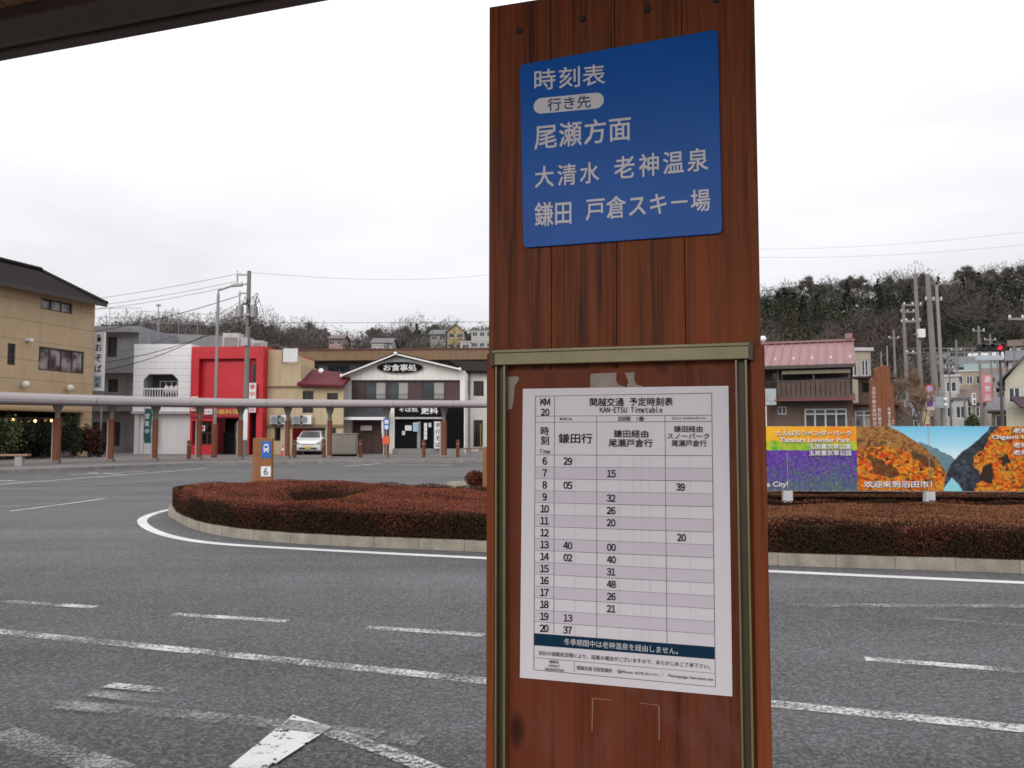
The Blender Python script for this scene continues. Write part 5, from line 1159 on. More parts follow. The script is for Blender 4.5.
MB().add([(xa - .1, -.5, za), (W_ + .05, -.5, za - .1), (W_ + .05, 2.8, zb2 - .2), (xa - .1, 2.8, zb2 + .1), (xa - .1, -.5, za - .14), (W_ + .05, -.5, za - .24), (W_ + .05, 2.8, zb2 - .34), (xa - .1, 2.8, zb2 - .04)], [(0, 1, 2, 3), (4, 7, 6, 5), (0, 4, 5, 1), (1, 5, 6, 2), (2, 6, 7, 3), (3, 7, 4, 0)]).build('roof', mat('maroon_tin', (.11, .012, .02), .7, .15, 3, spec=.2, seams=(0, .35, .02)), BG)
a = BG.rc(283, 348.5, 297.5, 362, -.2); th = Thing('blank_roof_sign', 'blank white board standing on the beige parapet', 'sign', BG.loc + BG.u * a[0] + Vector((0, 0, a[2])), BG.rz); MB().box(0, a[1] - a[0], -.2, -.12, 0, a[3] - a[2]).build('board', SIGNW, th); MB().box(.1, .16, -.119, .3, 0, .9).box(a[1] - a[0] - .16, a[1] - a[0] - .1, -.119, .3, 0, .9).build('brace', METAL, th)
p = at(321, 370.5, 50); th = Thing('satellite_dish', 'small white satellite dish on the maroon roof', 'satellite dish', p); mb = MB(); mb.M = Matrix.Rotation(R(70), 4, 'X'); mb.lathe([(0, .04), (.08, .03), (.15, 0), (.155, .005), (.08, .035), (0, .05)], 16); mb.build('dish', WHITEM, th); MB().tube([(0, .05, -.75), (0, .05, 0)], .02, 6).build('mast', METAL, th)
for i, px in enumerate((276, 283.5, 298, 306)):
    x, z = BG.px(px, 424.5, -.3); th = Thing('air_conditioner', ['outdoor cooling unit on the beige wall, nearest the red shop', 'second outdoor cooling unit from the red shop on the beige wall', 'outdoor cooling unit just left above the white car', 'outdoor cooling unit just right above the white car'][i], 'air conditioner', BG.loc + BG.u * x + Vector((0, 0, z)), BG.rz, 'cooling units on the beige wall')
    MB().box(-.34, .34, -.42, -.15, .02, .55).build('casing', WHITEM if i % 2 else LGREY, th, bevel=.02); fm = MB(); fm.M = Matrix.Translation((-.08, -.425, .28)) @ Matrix.Rotation(R(90), 4, 'X'); fm.lathe([(0, 0), (.2, 0), (.21, .01), (0, .012)], 14); fm.build('fan_grille', mat('unit_grille', (.2, .22, .22), .6), th)
    MB().box(-.3, -.26, -.42, -.15, -.06, .019).box(.26, .3, -.42, -.15, -.06, .019).build('bracket', METAL, th)

# restaurant
RS, W_ = span('restaurant', 'white gabled two storey restaurant with an oval name sign and black shopfront', 'building', 344, 465, 50, 50)
f_ = lambda px, py, y=0: RS.px(px, py, y)
apex = f_(397, 356.5); eL = f_(344, 374.5); eR = f_(463, 371)
z2 = f_(400, 401)[1]; zt2 = f_(400, 380)[1]; zb2 = z2 - .35
up = [RS.rc(364.3, 381.5, 385.6, 400), RS.rc(387, 381.5, 408.2, 400), RS.rc(422, 381.5, 444.4, 400)]
band = (f_(351, 390)[0], f_(460, 390)[0], zb2 + .02, f_(400, 380)[1])
WR = mat('restaurant_white', (.74, .72, .67), .8, .08, 1, dirt=.3)
por = (f_(352, 430)[0], f_(384, 430)[0], -.1, f_(365, 420)[1])
blk = (f_(394.5, 430)[0], f_(464, 430)[0], .05, f_(430, 405)[1])
wr = MB().wall(0, W_, -.1, eL[1], [band, por, blk], dep=.22)
wr.add([(0, 0, eL[1]), (W_, 0, eL[1]), (W_, 0, eR[1]), (apex[0], 0, apex[1]), (0, 0, eL[1] + .01)], [(0, 1, 2, 3, 4)])
wr.quad((0, 0, -.1), (0, 9, -.1), (0, 9, eL[1]), (0, 0, eL[1])).quad((W_, 0, -.1), (W_, 9, -.1), (W_, 9, eR[1]), (W_, 0, eR[1])).wall(0, W_, -.1, eL[1], y=9)
wr.build('wall', WR, RS)
MB().wall(band[0], band[1], band[2], band[3], up, y=.2, dep=.15).build('timber_band', mat('plum_boards', (.075, .038, .042), .7, .2, 3, seams=(0, .4, .01)), RS)
for w__ in up:
    ww = window(RS, w__, 2, 1, .28, .05, FRD, None); ch = [c for c in ww.children][0]; ch.data.materials.clear(); ch.data.materials.append(GLS)
    xm = (w__[0] + w__[1]) / 2; MB().box(xm + .04, w__[1] - .06, .255, .275, w__[2] + .06, w__[3] - .06).build('curtain', flat('net_curtain', (.33, .32, .31), .6), RS)
    rl = MB(); rl.box(w__[0], w__[1], .1, .13, w__[2] + .35, w__[2] + .38); rl.box(w__[0], w__[1], .1, .13, w__[2] + .1, w__[2] + .13); rl.build('window_rail', FRD, RS)
def slab(a, b, th_, y0, y1, m, name, par):      # roof slab between two (x,z) points
    MB().prism([a, b, (b[0], b[1] + th_), (a[0], a[1] + th_)], y0, y1).build(name, m, par)
aL = f_(340, 375.5, -.6); aM = f_(397.2, 353.4, -.6); aR = f_(461.5, 369, -.6)
xm = apex[0]
slab((aL[0], aL[1] - .08), (xm, aM[1] - .08), .10, -.6, -.5, flat('barge_white', (.8, .8, .78), .6), 'barge_board', RS); slab((xm, aM[1] - .08), (aR[0], aR[1] - .08), .10, -.6, -.5, MATS['barge_white'], 'barge_board', RS)
slab((aL[0] - .02, aL[1] + .022), (xm, aM[1] + .022), .06, -.62, 9.3, TILE, 'roof', RS); slab((xm, aM[1] + .022), (aR[0] + .02, aR[1] + .022), .06, -.62, 9.3, TILE, 'roof', RS)
MB().ball((xm, -.66, aM[1] - .02), .12, n=10).ball((aL[0] + .1, -.66, aL[1] - .02), .11, n=10).ball((aR[0] - .1, -.66, aR[1] - .02), .11, n=10).build('finial', WHITEM, RS)
# oval sign
cx, cz = f_(400.3, 367.7); rx, rzz = (f_(423, 367)[0] - f_(377.5, 367)[0]) / 2, (f_(400, 362)[1] - f_(400, 373.3)[1]) / 2
OV = Thing('oval_sign', 'black oval restaurant sign with four white characters in the gable', 'sign', RS.loc + Vector((cx, -.12, cz)), RS.rz)
MB().prism([(rx * math.cos(a * math.pi / 20), rzz * math.sin(a * math.pi / 20)) for a in range(40)], 0, .11).build('panel', SIGNK, OV, bevel=.01)
MB().prism([(rx * 1.05 * math.cos(a * math.pi / 20), rzz * 1.1 * math.sin(a * math.pi / 20)) for a in range(40)], .02, .105).build('rim', LGREY, OV)
t = MB(); text(t, 'お食事処', -rx * .72, rx * .72, 0, 0, rzz * 1.15, -.006, .05); t.build('lettering', SIGNW, OV)
# porch
zp = f_(365, 419)[1]; x0 = f_(342, 415)[0]; x1 = f_(388, 415)[0]
MB().prism([(-1.1, zp), (-1.1, zp + .14), (0, zp + .75), (0, zp + .55)], x0, x1, axis='x').build('porch_roof', mat('porch_slate', (.05, .052, .058), .6, .2, 4, seams=(0, .3, .02)), RS)
MB().box(x0 - .03, x1 + .03, -1.16, -1.102, zp - .07, zp + .1).build('porch_fascia', WHITEM, RS)
pa = MB()
for k_ in range(7):
    a = k_ / 6; xx = por[1] + .05 + (1 - math.cos(a * 1.3)) * .25; pa.box(xx - .4 + .35, xx + .12, -1.0, -.85, 2.2 * (6 - k_) / 7, 2.2 * (7 - k_) / 7)
pa.build('porch_post', WHITEM, RS)
MB().wall(por[0], por[1], por[2], por[3], y=.22).build('entrance', BROWNW, RS)
gm = MB(); x = por[0] + .1
while x < por[1]: gm.box(x - .02, x + .02, -.3, -.27, .1, 1.5); x += .17
gm.build('entrance_lattice', BROWNW, RS); MB().box(por[0] + .6, por[0] + 1.3, -.35, -.31, 1.45, 1.75).build('door_curtain', flat('noren_pale', (.4, .36, .36), .8), RS)
bf = MB().wall(blk[0], blk[1], blk[2], blk[3], y=.15); x = f_(448, 430)[0]
while x < blk[1]: bf.box(x, x + .05, .10, .148, .1, 2.6); x += .14
bf.build('black_shopfront', BLACKP, RS)
MB().box(blk[0], f_(444, 410)[0], -.1, .14, f_(420, 417)[1], f_(420, 406)[1]).build('fascia_board', BLACKP, RS); MB().box(blk[0], f_(444, 410)[0], -.13, -.101, f_(420, 419)[1], f_(420, 417.2)[1]).build('light_strip', LGREY, RS)
t = MB(); a = f_(421, 410.5, -.1); b = f_(438, 410.5, -.1); text(t, '更科', a[0], b[0], a[1], a[1], .42, -.106, .05); a = f_(399, 409.5, -.1); b = f_(418, 409.5, -.1); text(t, 'そば処', a[0], b[0], a[1], a[1], .3, -.106, .03); t.build('brushed_lettering', SIGNW, RS)
MB().box(blk[0] - .1, blk[1], -.14, -.002, -.1, .32).build('plinth', mat('plinth_grey', (.25, .24, .22), .9, seams=(0, .4, .01)), RS)
d_ = MB().box(f_(417, 430)[0], f_(420, 430)[0] + .02, .09, .149, .33, 2.0).build('door_frame', METAL, RS)
for i, (a, b, c_, d2, lb, cm) in enumerate([(405, 425.5, 411.5, 430.5, 'square white notice on the black shopfront', SIGNW), (402, 431, 405, 435, 'smallest white notice low on the black shopfront', SIGNW), (413, 422.5, 418.5, 431.5, 'pale blue poster on the black shopfront', flat('poster_blue', (.35, .48, .58), .5)), (428.5, 423, 431.2, 427, 'tiny white card beside the vertical banner on the shopfront', SIGNW), (424, 423, 427, 439.5, 'narrow white paper strip hung on the black shopfront', SIGNW)]):
    r_ = RS.rc(a, b, c_, d2, -.05); th = Thing('notice', lb, 'notice', RS.loc + Vector((r_[0], -.02, r_[2]))); MB().box(0, r_[1] - r_[0], -.012, .0, 0, r_[3] - r_[2]).build('sheet', cm, th); t = MB(); 
    for q_ in range(3): zc = (r_[3] - r_[2]) * (.25 + .25 * q_); text(t, '本日のご案内' if (r_[1] - r_[0]) > .25 else '案', (r_[1] - r_[0]) * .15, (r_[1] - r_[0]) * .85, zc, zc, min(.045, (r_[3] - r_[2]) * .12), -.016, .0)
    t.build('lettering', SIGNK, th)
r_ = RS.rc(434.3, 421.5, 441.5, 448.5, -.4); th = Thing('vertical_banner', 'white vertical soba banner beside the wooden walkway post', 'banner', RS.loc + Vector((r_[0], -.4, r_[2]))); MB().box(0, r_[1] - r_[0], -.012, 0, 0, r_[3] - r_[2]).build('cloth', SIGNW, th); t = MB(); ww = r_[1] - r_[0]; hh = r_[3] - r_[2]
for i, ch in enumerate('手打そば'): zc = hh * (.86 - .24 * i); text(t, ch, ww * .2, ww * .8, zc, zc, hh * .17, -.017, .04)
t.build('lettering', SIGNK, th); MB().tube([(-.03, .012, -r_[2]), (-.03, .012, hh + .08)], .013, 6).build('pole', METAL, th)
# wing at the right
RW, W2 = span('restaurant_wing', 'plain white side wing of the restaurant under a dark roof', 'building', 465.5, 530, 53.5, 55)
zr = RW.px(480, 372)[1]; ws = [RW.rc(466.5, 380, 470.5, 394), RW.rc(473.5, 381, 484, 396), RW.rc(473.5, 420, 483, 447)]
MB().wall(0, W2, -.1, zr, ws, dep=.2).wall(0, W2, -.1, zr, y=6).build('wall', WR, RW)
for w__ in ws: window(RW, w__, 2, 1, .15, .06, FRD, GLD)
MB().prism([(-.5, zr - .1), (-.5, zr + .05), (3, zr + 1.0), (6.5, zr + .05), (6.5, zr - .1)], -.3, W2 + .3, axis='x').build('roof', TILE, RW)
MB().tube([(.25, -.1, 0), (.25, -.1, zr)], .05, 8).build('downpipe', METAL, RW); x = RW.px(479, 430)[0]; MB().box(x, x + .06, -.3, -.25, 0, 1.9).build('leaning_plank', mat('plank_yellow', (.35, .25, .10), .7), RW)
# the back roofline of other shops: long brown building
LB_, W_ = span('long_brown_building', 'long low brown building with a flat overhanging roof behind the shops', 'building', 285, 540, 76, 74)
zt_ = LB_.px(400, 351)[1]; zz_ = LB_.px(400, 361)[1]
ws = []; x = 1.0
while x < W_ - 3: ws.append((x, x + 2.2, zz_ - 1.6, zz_ - .35)); x += 3.1
MB().wall(0, W_, -.1, zz_, ws, dep=.2).quad((W_, 0, -.1), (W_, 10, -.1), (W_, 10, zz_), (W_, 0, zz_)).wall(0, W_, -.1, zz_, y=10).build('wall', mat('brown_dim_wall', (.10, .085, .075), .8), LB_)
for w__ in ws: window(LB_, w__, 2, 1, .15, .07, FRD, GLS)
MB().box(-1, W_ + 1, -1.1, 11, zz_ + .002, zt_).build('roof', mat('brown_fascia', (.20, .125, .07), .8, .12, 1, dirt=.3), LB_)
MB().box(-1.1, W_ + 1.1, -1.2, 11.1, zt_ + .002, zt_ + .12).build('roof_coping', RUST, LB_)

# ------------------------------------------------------------------ utility pole, street light, wires
UP = Thing('utility_pole', 'concrete utility pole with transformers in front of the red shop', 'utility pole', (at(245, 440, 44.6).x, 44.6, .15))
zt_ = UP.px(246, 271)[1]; MB().tube([(0, 0, 0), (.05, 0, zt_)], .17, 12, 0, .11).build('pole', CONC, UP)
z1 = UP.px(245, 272)[1]; z2 = UP.px(245, 285)[1]; z3 = UP.px(245, 294)[1]; z4 = UP.px(245, 305)[1]
ar = MB(); ar.box(-.65, .1, -.05, .05, z1 - .2, z1 - .12).box(-.65, .1, -.05, .05, z2, z2 + .08).box(-.65, -.58, -.04, .04, z2 + .081, z1 - .201); ar.box(-.5, .1, -.05, .05, z3, z3 + .08).box(-.5, .1, -.05, .05, z4, z4 + .08).box(-.5, -.43, -.04, .04, z4 + .081, z3 - .001); ar.build('crossarm', METAL, UP)
for x, z in ((-.62, z1), (-.35, z2 + .08), (-.62, z2 + .08), (-.45, z3 + .08), (-.3, z4 + .1)): MB().lathe([(.03, 0), (.06, .03), (.04, .06), (.06, .09), (.03, .13), (0, .13)], 8, c=(x, 0, z)).build('insulator', WHITEM, UP)
z5 = UP.px(245, 318)[1]
for x in (-.42, .36): MB().lathe([(0, 0), (.2, 0), (.22, .05), (.22, .62), (.16, .7), (0, .7)], 14, c=(x, -.05, z5)).build('transformer', METAL, UP)
MB().box(-.2, .2, -.25, -.15, z5 + .1, z5 + .22).build('transformer_bracket', METAL, UP)
cb = MB()
for k_ in range(6):
    rr_ = random.Random(k_); cb.tube([(rr_.uniform(-.4, .4), -.12, z5 + .7), (rr_.uniform(-.2, .8), -.2, z5 + 1.0 + rr_.random() * .5), (rr_.uniform(.1, 1.0), -.1, z5 + .2), (.1, -.1, z5 - .5)], .02, 5)
cb.build('cable_loops', RUBBER, UP)
MB().box(-.24, .1, -.25, -.13, UP.px(245, 346)[1], UP.px(245, 338)[1]).build('junction_box', LGREY, UP); MB().box(-.18, .18, -.19, -.172, .9, 2.6).build('plain_guard_sheet', WHITEM, UP)
SL = Thing('street_light', 'slender grey street light with a curved arm before the red shop', 'street light', (at(214.5, 440, 42.5).x, 42.5, .15))
zt_ = SL.px(215, 294)[1]; a1 = SL.px(218, 290.5); a2 = SL.px(233, 285.5); 
MB().tube([(0, 0, 0), (.03, 0, zt_), (a1[0], 0, a1[1]), (a2[0], 0, a2[1])], .085, 10, 0, .05).build('mast', METAL, SL)
MB().prism([(a2[0] - .1, a2[1] - .08), (a2[0] + .5, a2[1] - .03), (a2[0] + .52, a2[1] + .08), (a2[0] + .1, a2[1] + .1), (a2[0] - .1, a2[1] + .05)], -.1, .1).build('lamp_head', METAL, SL, bevel=.02)
MB().lathe([(.14, 0), (.15, .03), (.15, 1.75), (.13, 1.78)], 12).build('timber_sleeve', POSTW, SL)
WIREM = flat('wire_black', (.03, .03, .03), .6)
def wire(a, b, sag, label, r=.016, group='overhead wires'):
    a, b = Vector(a), Vector(b); pts = [a.lerp(b, t / 14) - Vector((0, 0, sag * 4 * (t / 14) * (1 - t / 14))) for t in range(15)]
    o = MB().tube([p - a for p in pts], r, 5).build('overhead_wire', WIREM, loc=a); tag(o, label, 'wire', group)
W0 = lambda px, py, D: at(px, py, D)
for (a, b, sg_, lb) in [((241, 273, 44.6), (60, 303, 52), .15, 'topmost wire running left from the utility pole'), ((238, 281, 44.6), (60, 310, 52), .15, 'second wire from the top running left from the utility pole'), ((236, 285, 44.6), (60, 313, 52), .2, 'third wire from the top running left from the utility pole'),
                        ((241, 295, 44.6), (60, 336, 47), .3, 'wire running left from the lower crossarm of the utility pole'), ((243, 313, 44.6), (90, 372, 48), .6, 'heavy cable sloping down left across the white shop'), ((243, 322, 44.6), (100, 363, 49), .3, 'lower cable sloping left across the grey building'), ((243, 300, 44.6), (120, 352, 50), .4, 'thin cable sloping left above the white shop'),
                        ((248, 308, 44.6), (264, 346, 47), .1, 'short cable dropping right from the transformers to the red shop')]:
    wire(W0(*a), W0(*b), sg_, lb, .022 if 'eavy' in lb or 'lower' in lb else .012)
wire(W0(248, 322.5, 44.6), W0(640, 317.5, 60), .15, 'single wire crossing the sky above the restaurant', .013); wire(W0(246, 272, 44.6), W0(560, 262, 80), 1.0, 'faint thin wire high above the restaurant', .008)
wire(W0(700, 248, 60), W0(1100, 222, 45), .6, 'faint upper wire in the sky above the right hill', .006); wire(W0(700, 255, 60), W0(1100, 236, 45), .6, 'faint lower wire in the sky above the right hill', .006)
wire(W0(700, 385, 30), W0(900, 374, 33), .05, 'pale cable passing in front of the pink roofed house', .022)

# ================================================================== RIGHT SIDE
PH, W_ = span('pink_roof_house', 'old two storey timber house with a ribbed pink metal roof', 'house', 690, 853, 41, 38.1, z=0)
f_ = PH.px
zg = f_(800, 401)[1]; zu = f_(800, 366)[1]
gw = [PH.rc(804.5, 408.5, 847, 428), PH.rc(777.5, 406.5, 786.5, 414.5)]
MB().wall(0, W_, -.1, zg, gw, dep=.15).quad((W_, 0, -.1), (W_, 8, -.1), (W_, 8, zg), (W_, 0, zg)).build('wall', mat('house_brown_plaster', (.125, .085, .065), .85, .2, 1.5, seams=(0, 1.8, .03), dirt=.4), PH)
window(PH, gw[0], 4, 2, .1, .07, flat('frame_pale', (.5, .5, .5), .5), GLS, split=.72); window(PH, gw[1], 2, 1, .1, .05, MATS['frame_pale'], GLD)
uw = [PH.rc(806, 380, 822, 392), PH.rc(825, 380, 836, 392), PH.rc(770, 372, 783, 380)]
uz = f_(800, 397)[1]
MB().wall(0, W_, zg, zu + .3, uw, dep=.15, y=.15).quad((W_, .15, zg), (W_, 8, zg), (W_, 8, zu + .3), (W_, .15, zu + .3)).build('upper_wall', mat('upper_boards', (.055, .040, .034), .85, .25, 3, seams=(0, .25, .012)), PH)
for w__ in uw: window(PH, w__, 2, 1, .25, .05, FRD, GLD)
bl = MB(); x = f_(778, 390)[0]; xe = f_(850, 390)[0]
zz1, zz2 = f_(810, 399)[1], f_(810, 381)[1]
bl.box(x, xe, -.75, -.7, zz1, zz1 + .12).box(x, xe, -.75, -.7, zz2 - .1, zz2)
xx = x
while xx < xe: bl.box(xx, xx + .19, -.735, -.715, zz1 + .121, zz2 - .101); xx += .22
for xx in (x, (x + xe) / 2, xe - .08): bl.box(xx, xx + .08, -.70, -.62, zz1, zu - .1)
bl.box(x, xe, -.72, .149, zz1 - .1, zz1 - .002); bl.build('balcony', mat('balcony_boards', (.10, .068, .055), .85, .25, 3), PH)
MB().box(f_(783, 372)[0], f_(850, 372)[0], -.80, -.755, f_(800, 375)[1], f_(800, 371.5)[1]).build('balcony_awning_rail', mat('rail_beige', (.26, .22, .16), .7), PH)
MB().prism([(-1.0, zg - .03), (-1.0, zg + .05), (.14, zg + .34), (.14, zg + .22)], f_(776, 402)[0], W_ + .1, axis='x').build('lower_eaves', mat('eaves_red', (.15, .05, .045), .7), PH)
ze = f_(800, 365.5, -1.0)[1]; zrd = f_(800, 343.5, 2.9)[1]; PK = mat('pink_metal_roof', (.27, .145, .145), .65, .10, 1.5, dirt=.15)
rf = MB(); rf.prism([(-1.0, ze), (2.9, zrd), (8.5, ze), (8.5, ze - .12), (2.9, zrd - .14), (-1.0, ze - .12)], -.3, W_ + .15, axis='x')
x = -.2
while x < W_ + .1: rf.add([(x, -1.0, ze + .06), (x + .05, -1.0, ze + .06), (x + .05, 2.9, zrd + .06), (x, 2.9, zrd + .06), (x, -1.0, ze), (x + .05, -1.0, ze), (x + .05, 2.9, zrd), (x, 2.9, zrd)], [(0, 1, 2, 3), (0, 3, 7, 4), (1, 5, 6, 2), (0, 4, 5, 1)]); x += .42
rf.build('roof', PK, PH); MB().box(-.35, W_ + .2, 2.75, 3.05, zrd + .03, zrd + .13).box(W_ - .25, W_ + .1, 2.7, 3.1, zrd + .131, zrd + .4).build('ridge_cap', PK, PH)
MB().box(-.3, W_ + .12, -1.08, -1.01, ze - .14, ze + .02).build('gutter', FRD, PH)
sg_ = MB(); x = 0
while x < W_: sg_.box(x, x + .08, -.5, -.42, ze + .25 + .1, ze + .45); x += .84
sg_.build('snow_guard', ALU, PH)
r_ = PH.rc(763.5, 388.5, 776.5, 405, -1.2); th = Thing('meter_box', 'pale grey electrical box on a white pole before the timber house', 'electrical box', (PH.loc + PH.u * r_[0] - PH.n * 1.2)); hz = r_[2]
MB().box(0, .62, 0, .3, r_[2], r_[3]).build('casing', mat('box_pale', (.38, .42, .44), .6), th, bevel=.02); MB().tube([(.12, .1, 0), (.12, .1, r_[2])], .05, 8).build('pole', WHITEM, th); MB().box(.1, .5, -.02, -.001, r_[2] + .2, r_[3] - .3).build('door', LGREY, th)
# right wing behind the pillar
PW, W2 = span('house_wing', 'single storey wing with pale framed windows right of the timber house', 'house', 853.5, 886, 39.5, 38.6, z=0)
zr = PW.px(865, 405)[1]; ws = [PW.rc(854.5, 410.5, 873, 428)]
MB().wall(0, W2, -.1, zr, ws, dep=.15).quad((W2, 0, -.1), (W2, 6, -.1), (W2, 6, zr), (W2, 0, zr)).wall(0, W2, zr, PW.px(865, 377)[1], [PW.rc(856, 381, 868, 392)], y=1).build('wall', MATS['house_brown_plaster'], PW); window(PW, ws[0], 2, 2, .1, .06, MATS['frame_pale'], GLC, split=.72); window(PW, PW.rc(856, 381, 868, 392), 1, 1, 1.1, .05, FRD, GLD)
MB().box(-.2, W2 + .2, -.3, 2.2, zr + .002, zr + .1).box(-.3, W2 + .1, .7, 2.5, PW.px(865, 377)[1] + .002, PW.px(865, 375)[1]).build('roof', RUST, PW)
# small beige box building behind
def house(name, label, px0, px1, ytop, D, depth, wm, rm, style='flat', rise=1.2, cols=2, floors=2, zbase=None, gm=None, cat='house', rz=0.0, group=None, winm=None):
    xl, xr = (px0 - 512) / 800 * D, (px1 - 512) / 800 * D; zb_ = min(tz(xl, D), tz(xr, D), ) if zbase is None else zbase; zt_ = at((px0 + px1) / 2, ytop, D).z; rz = -math.atan((px0 + px1 - 1024) / 1600) if px0 > 860 else rz; W = (xr - xl) * math.cos(rz)
    th = Thing(name, label, cat, (xl, D, zb_), rz, group); H = zt_ - zb_ - (rise if style != 'flat' else 0); H = max(H, 1.2)
    ws = []; fh = min(2.8, H); nf = max(1, min(floors, int(H / 2.2)))
    for f in range(nf):
        z1_ = H - f * fh - .55; z0_ = z1_ - 1.1
        if z0_ < .2: break
        for c_ in range(cols):
            xc = W * (c_ + .5) / cols; hw = min(.8, W / cols * .33); ws.append((xc - hw, xc + hw, z0_, z1_))
    b = MB().wall(0, W, -1.5, H, ws, dep=.15).wall(0, W, -1.5, H, y=depth).quad((0, 0, -1.5), (0, depth, -1.5), (0, depth, H), (0, 0, H)).quad((W, 0, -1.5), (W, depth, -1.5), (W, depth, H), (W, 0, H))
    if style == 'gable_front': b.add([(0, 0, H), (W, 0, H), (W / 2, 0, H + rise - .05)], [(0, 1, 2)])
    if style == 'gable': b.add([(0, 0, H), (0, depth, H), (0, depth / 2, H + rise - .05)], [(0, 1, 2)]).add([(W, 0, H), (W, depth, H), (W, depth / 2, H + rise - .05)], [(0, 1, 2)])
    b.build('wall', wm, th)
    for w_ in ws: window(th, w_, 2, 1, .1, .07, winm or ALU, gm or GLS)
    if style == 'flat': MB().box(-.15, W + .15, -.15, depth + .15, H + .002, H + .22).build('roof', rm, th)
    elif style == 'gable': MB().prism([(-.6, H - .12), (depth / 2, H + rise), (depth + .6, H - .12), (depth + .6, H - .26), (depth / 2, H + rise - .16), (-.6, H - .26)], -.4, W + .4, axis='x').build('roof', rm, th)
    else: MB().prism([(-.5, H - .15), (W / 2, H + rise), (W + .5, H - .15), (W + .5, H - .29), (W / 2, H + rise - .16), (-.5, H - .29)], -.5, depth + .4, axis='y').build('roof', rm, th)
    return th
BEI = mat('pale_beige_wall', (.34, .30, .23), .85, .1, 1, dirt=.3); OFFW = mat('off_white_wall', (.40, .39, .37), .85, .1, 1, dirt=.3); PBR = mat('dull_brown_wall', (.20, .15, .12), .85, .15, 1, dirt=.3); SLATE = mat('slate_roof', (.12, .12, .13), .7, .2, 2); RBR = mat('brown_roof', (.14, .09, .075), .7, .2, 2); TEAL = mat('teal_roof', (.15, .22, .21), .6, .15, 2); WRF = mat('pale_roof', (.45, .45, .46), .6, .1, 2)
house('back_house', 'beige upper house block behind the pink roof', 838, 872, 351, 52, 7, BEI, WRF, 'flat', zbase=0, cols=3)
for a in [('stall_house', 'narrow brown house behind the lettered wooden pillar', 884, 912, 399, 75, 8, PBR, SLATE, 'gable', 1.5, 2, 2, 0),
          ('shop_house', 'white house right of the round traffic sign', 944, 960, 377, 88, 8, OFFW, WRF, 'flat', 1, 1, 3, 0),
          ('shop_house', 'grey block with narrow windows left of the green bush', 953, 968, 400, 72, 8, LGREY, SLATE, 'flat', 1, 1, 2, 0),
          ('town_house', 'wide beige building in the distance behind the poles', 956, 985, 372, 105, 9, BEI, WRF, 'flat', 1, 3, 3, 0),
          ('town_house', 'brown house right below the wide beige building', 962, 985, 388, 85, 8, PBR, RBR, 'gable', 1.4, 2, 2, 0),
          ('town_house', 'house with two pale stacked roofs under the traffic signal', 968, 1002, 362, 118, 9, OFFW, TEAL, 'gable', 1.5, 3, 2, None),
          ('town_house', 'upper house with long white roof right behind the signal', 972, 1003, 351, 135, 9, OFFW, WRF, 'gable', 1.3, 3, 1, None),
          ('town_house', 'small dark house beside the pink vertical sign', 992, 1010, 395, 70, 8, PBR, SLATE, 'gable', 1.2, 1, 2, 0),
          ('corner_house', 'pale cream gabled house at the right edge', 1006, 1060, 350, 58, 9, mat('cream_house_wall', (.52, .49, .38), .85, .1, 1, dirt=.3), SLATE, 'gable_front', 2.2, 3, 2, 0),
          ('town_house', 'white house on the slope left of the signal pole', 930, 950, 352, 140, 8, OFFW, SLATE, 'gable', 1.4, 2, 1, None),
          ('town_house', 'grey roofed house on the slope at the far right', 1010, 1045, 348, 110, 9, OFFW, SLATE, 'gable', 1.6, 2, 1, None),
          ('town_house', 'tan house on the slope between the signal and the slim pole', 984, 1004, 366, 98, 8, BEI, RBR, 'gable', 1.4, 2, 2, None),
          ('town_house', 'dark roofed house just behind the cream gabled house', 1000, 1022, 371, 84, 8, PBR, SLATE, 'gable', 1.6, 2, 2, 0),
          ('town_house', 'small grey house under the white slope house', 940, 956, 362, 122, 8, LGREY, SLATE, 'gable', 1.4, 2, 1, None),
          ('town_house', 'low house with brown roof left of the round sign', 908, 930, 404, 92, 8, BEI, RBR, 'gable', 1.3, 2, 1, 0),
          ('town_house', 'highest small house on the slope beside the right edge pole', 1012, 1030, 338, 150, 8, OFFW, RBR, 'gable', 1.4, 2, 1, None),
          ('town_house', 'blue grey roofed house on the slope behind the slim pole', 955, 975, 357, 128, 8, PBR, TEAL, 'gable', 1.5, 2, 1, None),
          # left hill
          ('hill_house', 'pinkish house on the left hill above the maroon roof', 328, 342, 333, 205, 8, mat('rose_wall', (.33, .22, .19), .85), RBR, 'gable', 1.3, 2, 1, None),
          ('hill_house', 'pale house with a grey roof on the hill left of the gable peak', 371, 391, 336, 200, 9, OFFW, SLATE, 'gable', 1.6, 2, 1, None),
          ('hill_house', 'small white house just above the long brown roof', 371, 383, 345, 180, 7, OFFW, WRF, 'flat', 1, 2, 1, None),
          ('hill_house', 'cream house in the dip between the two ridges', 343, 352, 336, 215, 7, OFFW, SLATE, 'gable', 1.2, 1, 1, None),
          ('hill_house', 'grey roofed house on the hill left of the yellow house', 430, 446, 328, 215, 8, OFFW, SLATE, 'gable', 1.6, 2, 1, None),
          ('hill_house', 'tall yellowish house on top of the hill near the timber board', 447, 464, 324, 210, 8, mat('ochre_wall', (.42, .33, .18), .85), SLATE, 'gable_front', 2.0, 2, 2, None),
          ('hill_house', 'white flat house on the hilltop beside the timber board', 471, 500, 330, 205, 9, OFFW, SLATE, 'flat', 1, 4, 2, None),
          ('hill_house', 'low white garage on the hill below the yellow house', 460, 471, 342, 185, 6, OFFW, WRF, 'flat', 1, 1, 1, None)]:
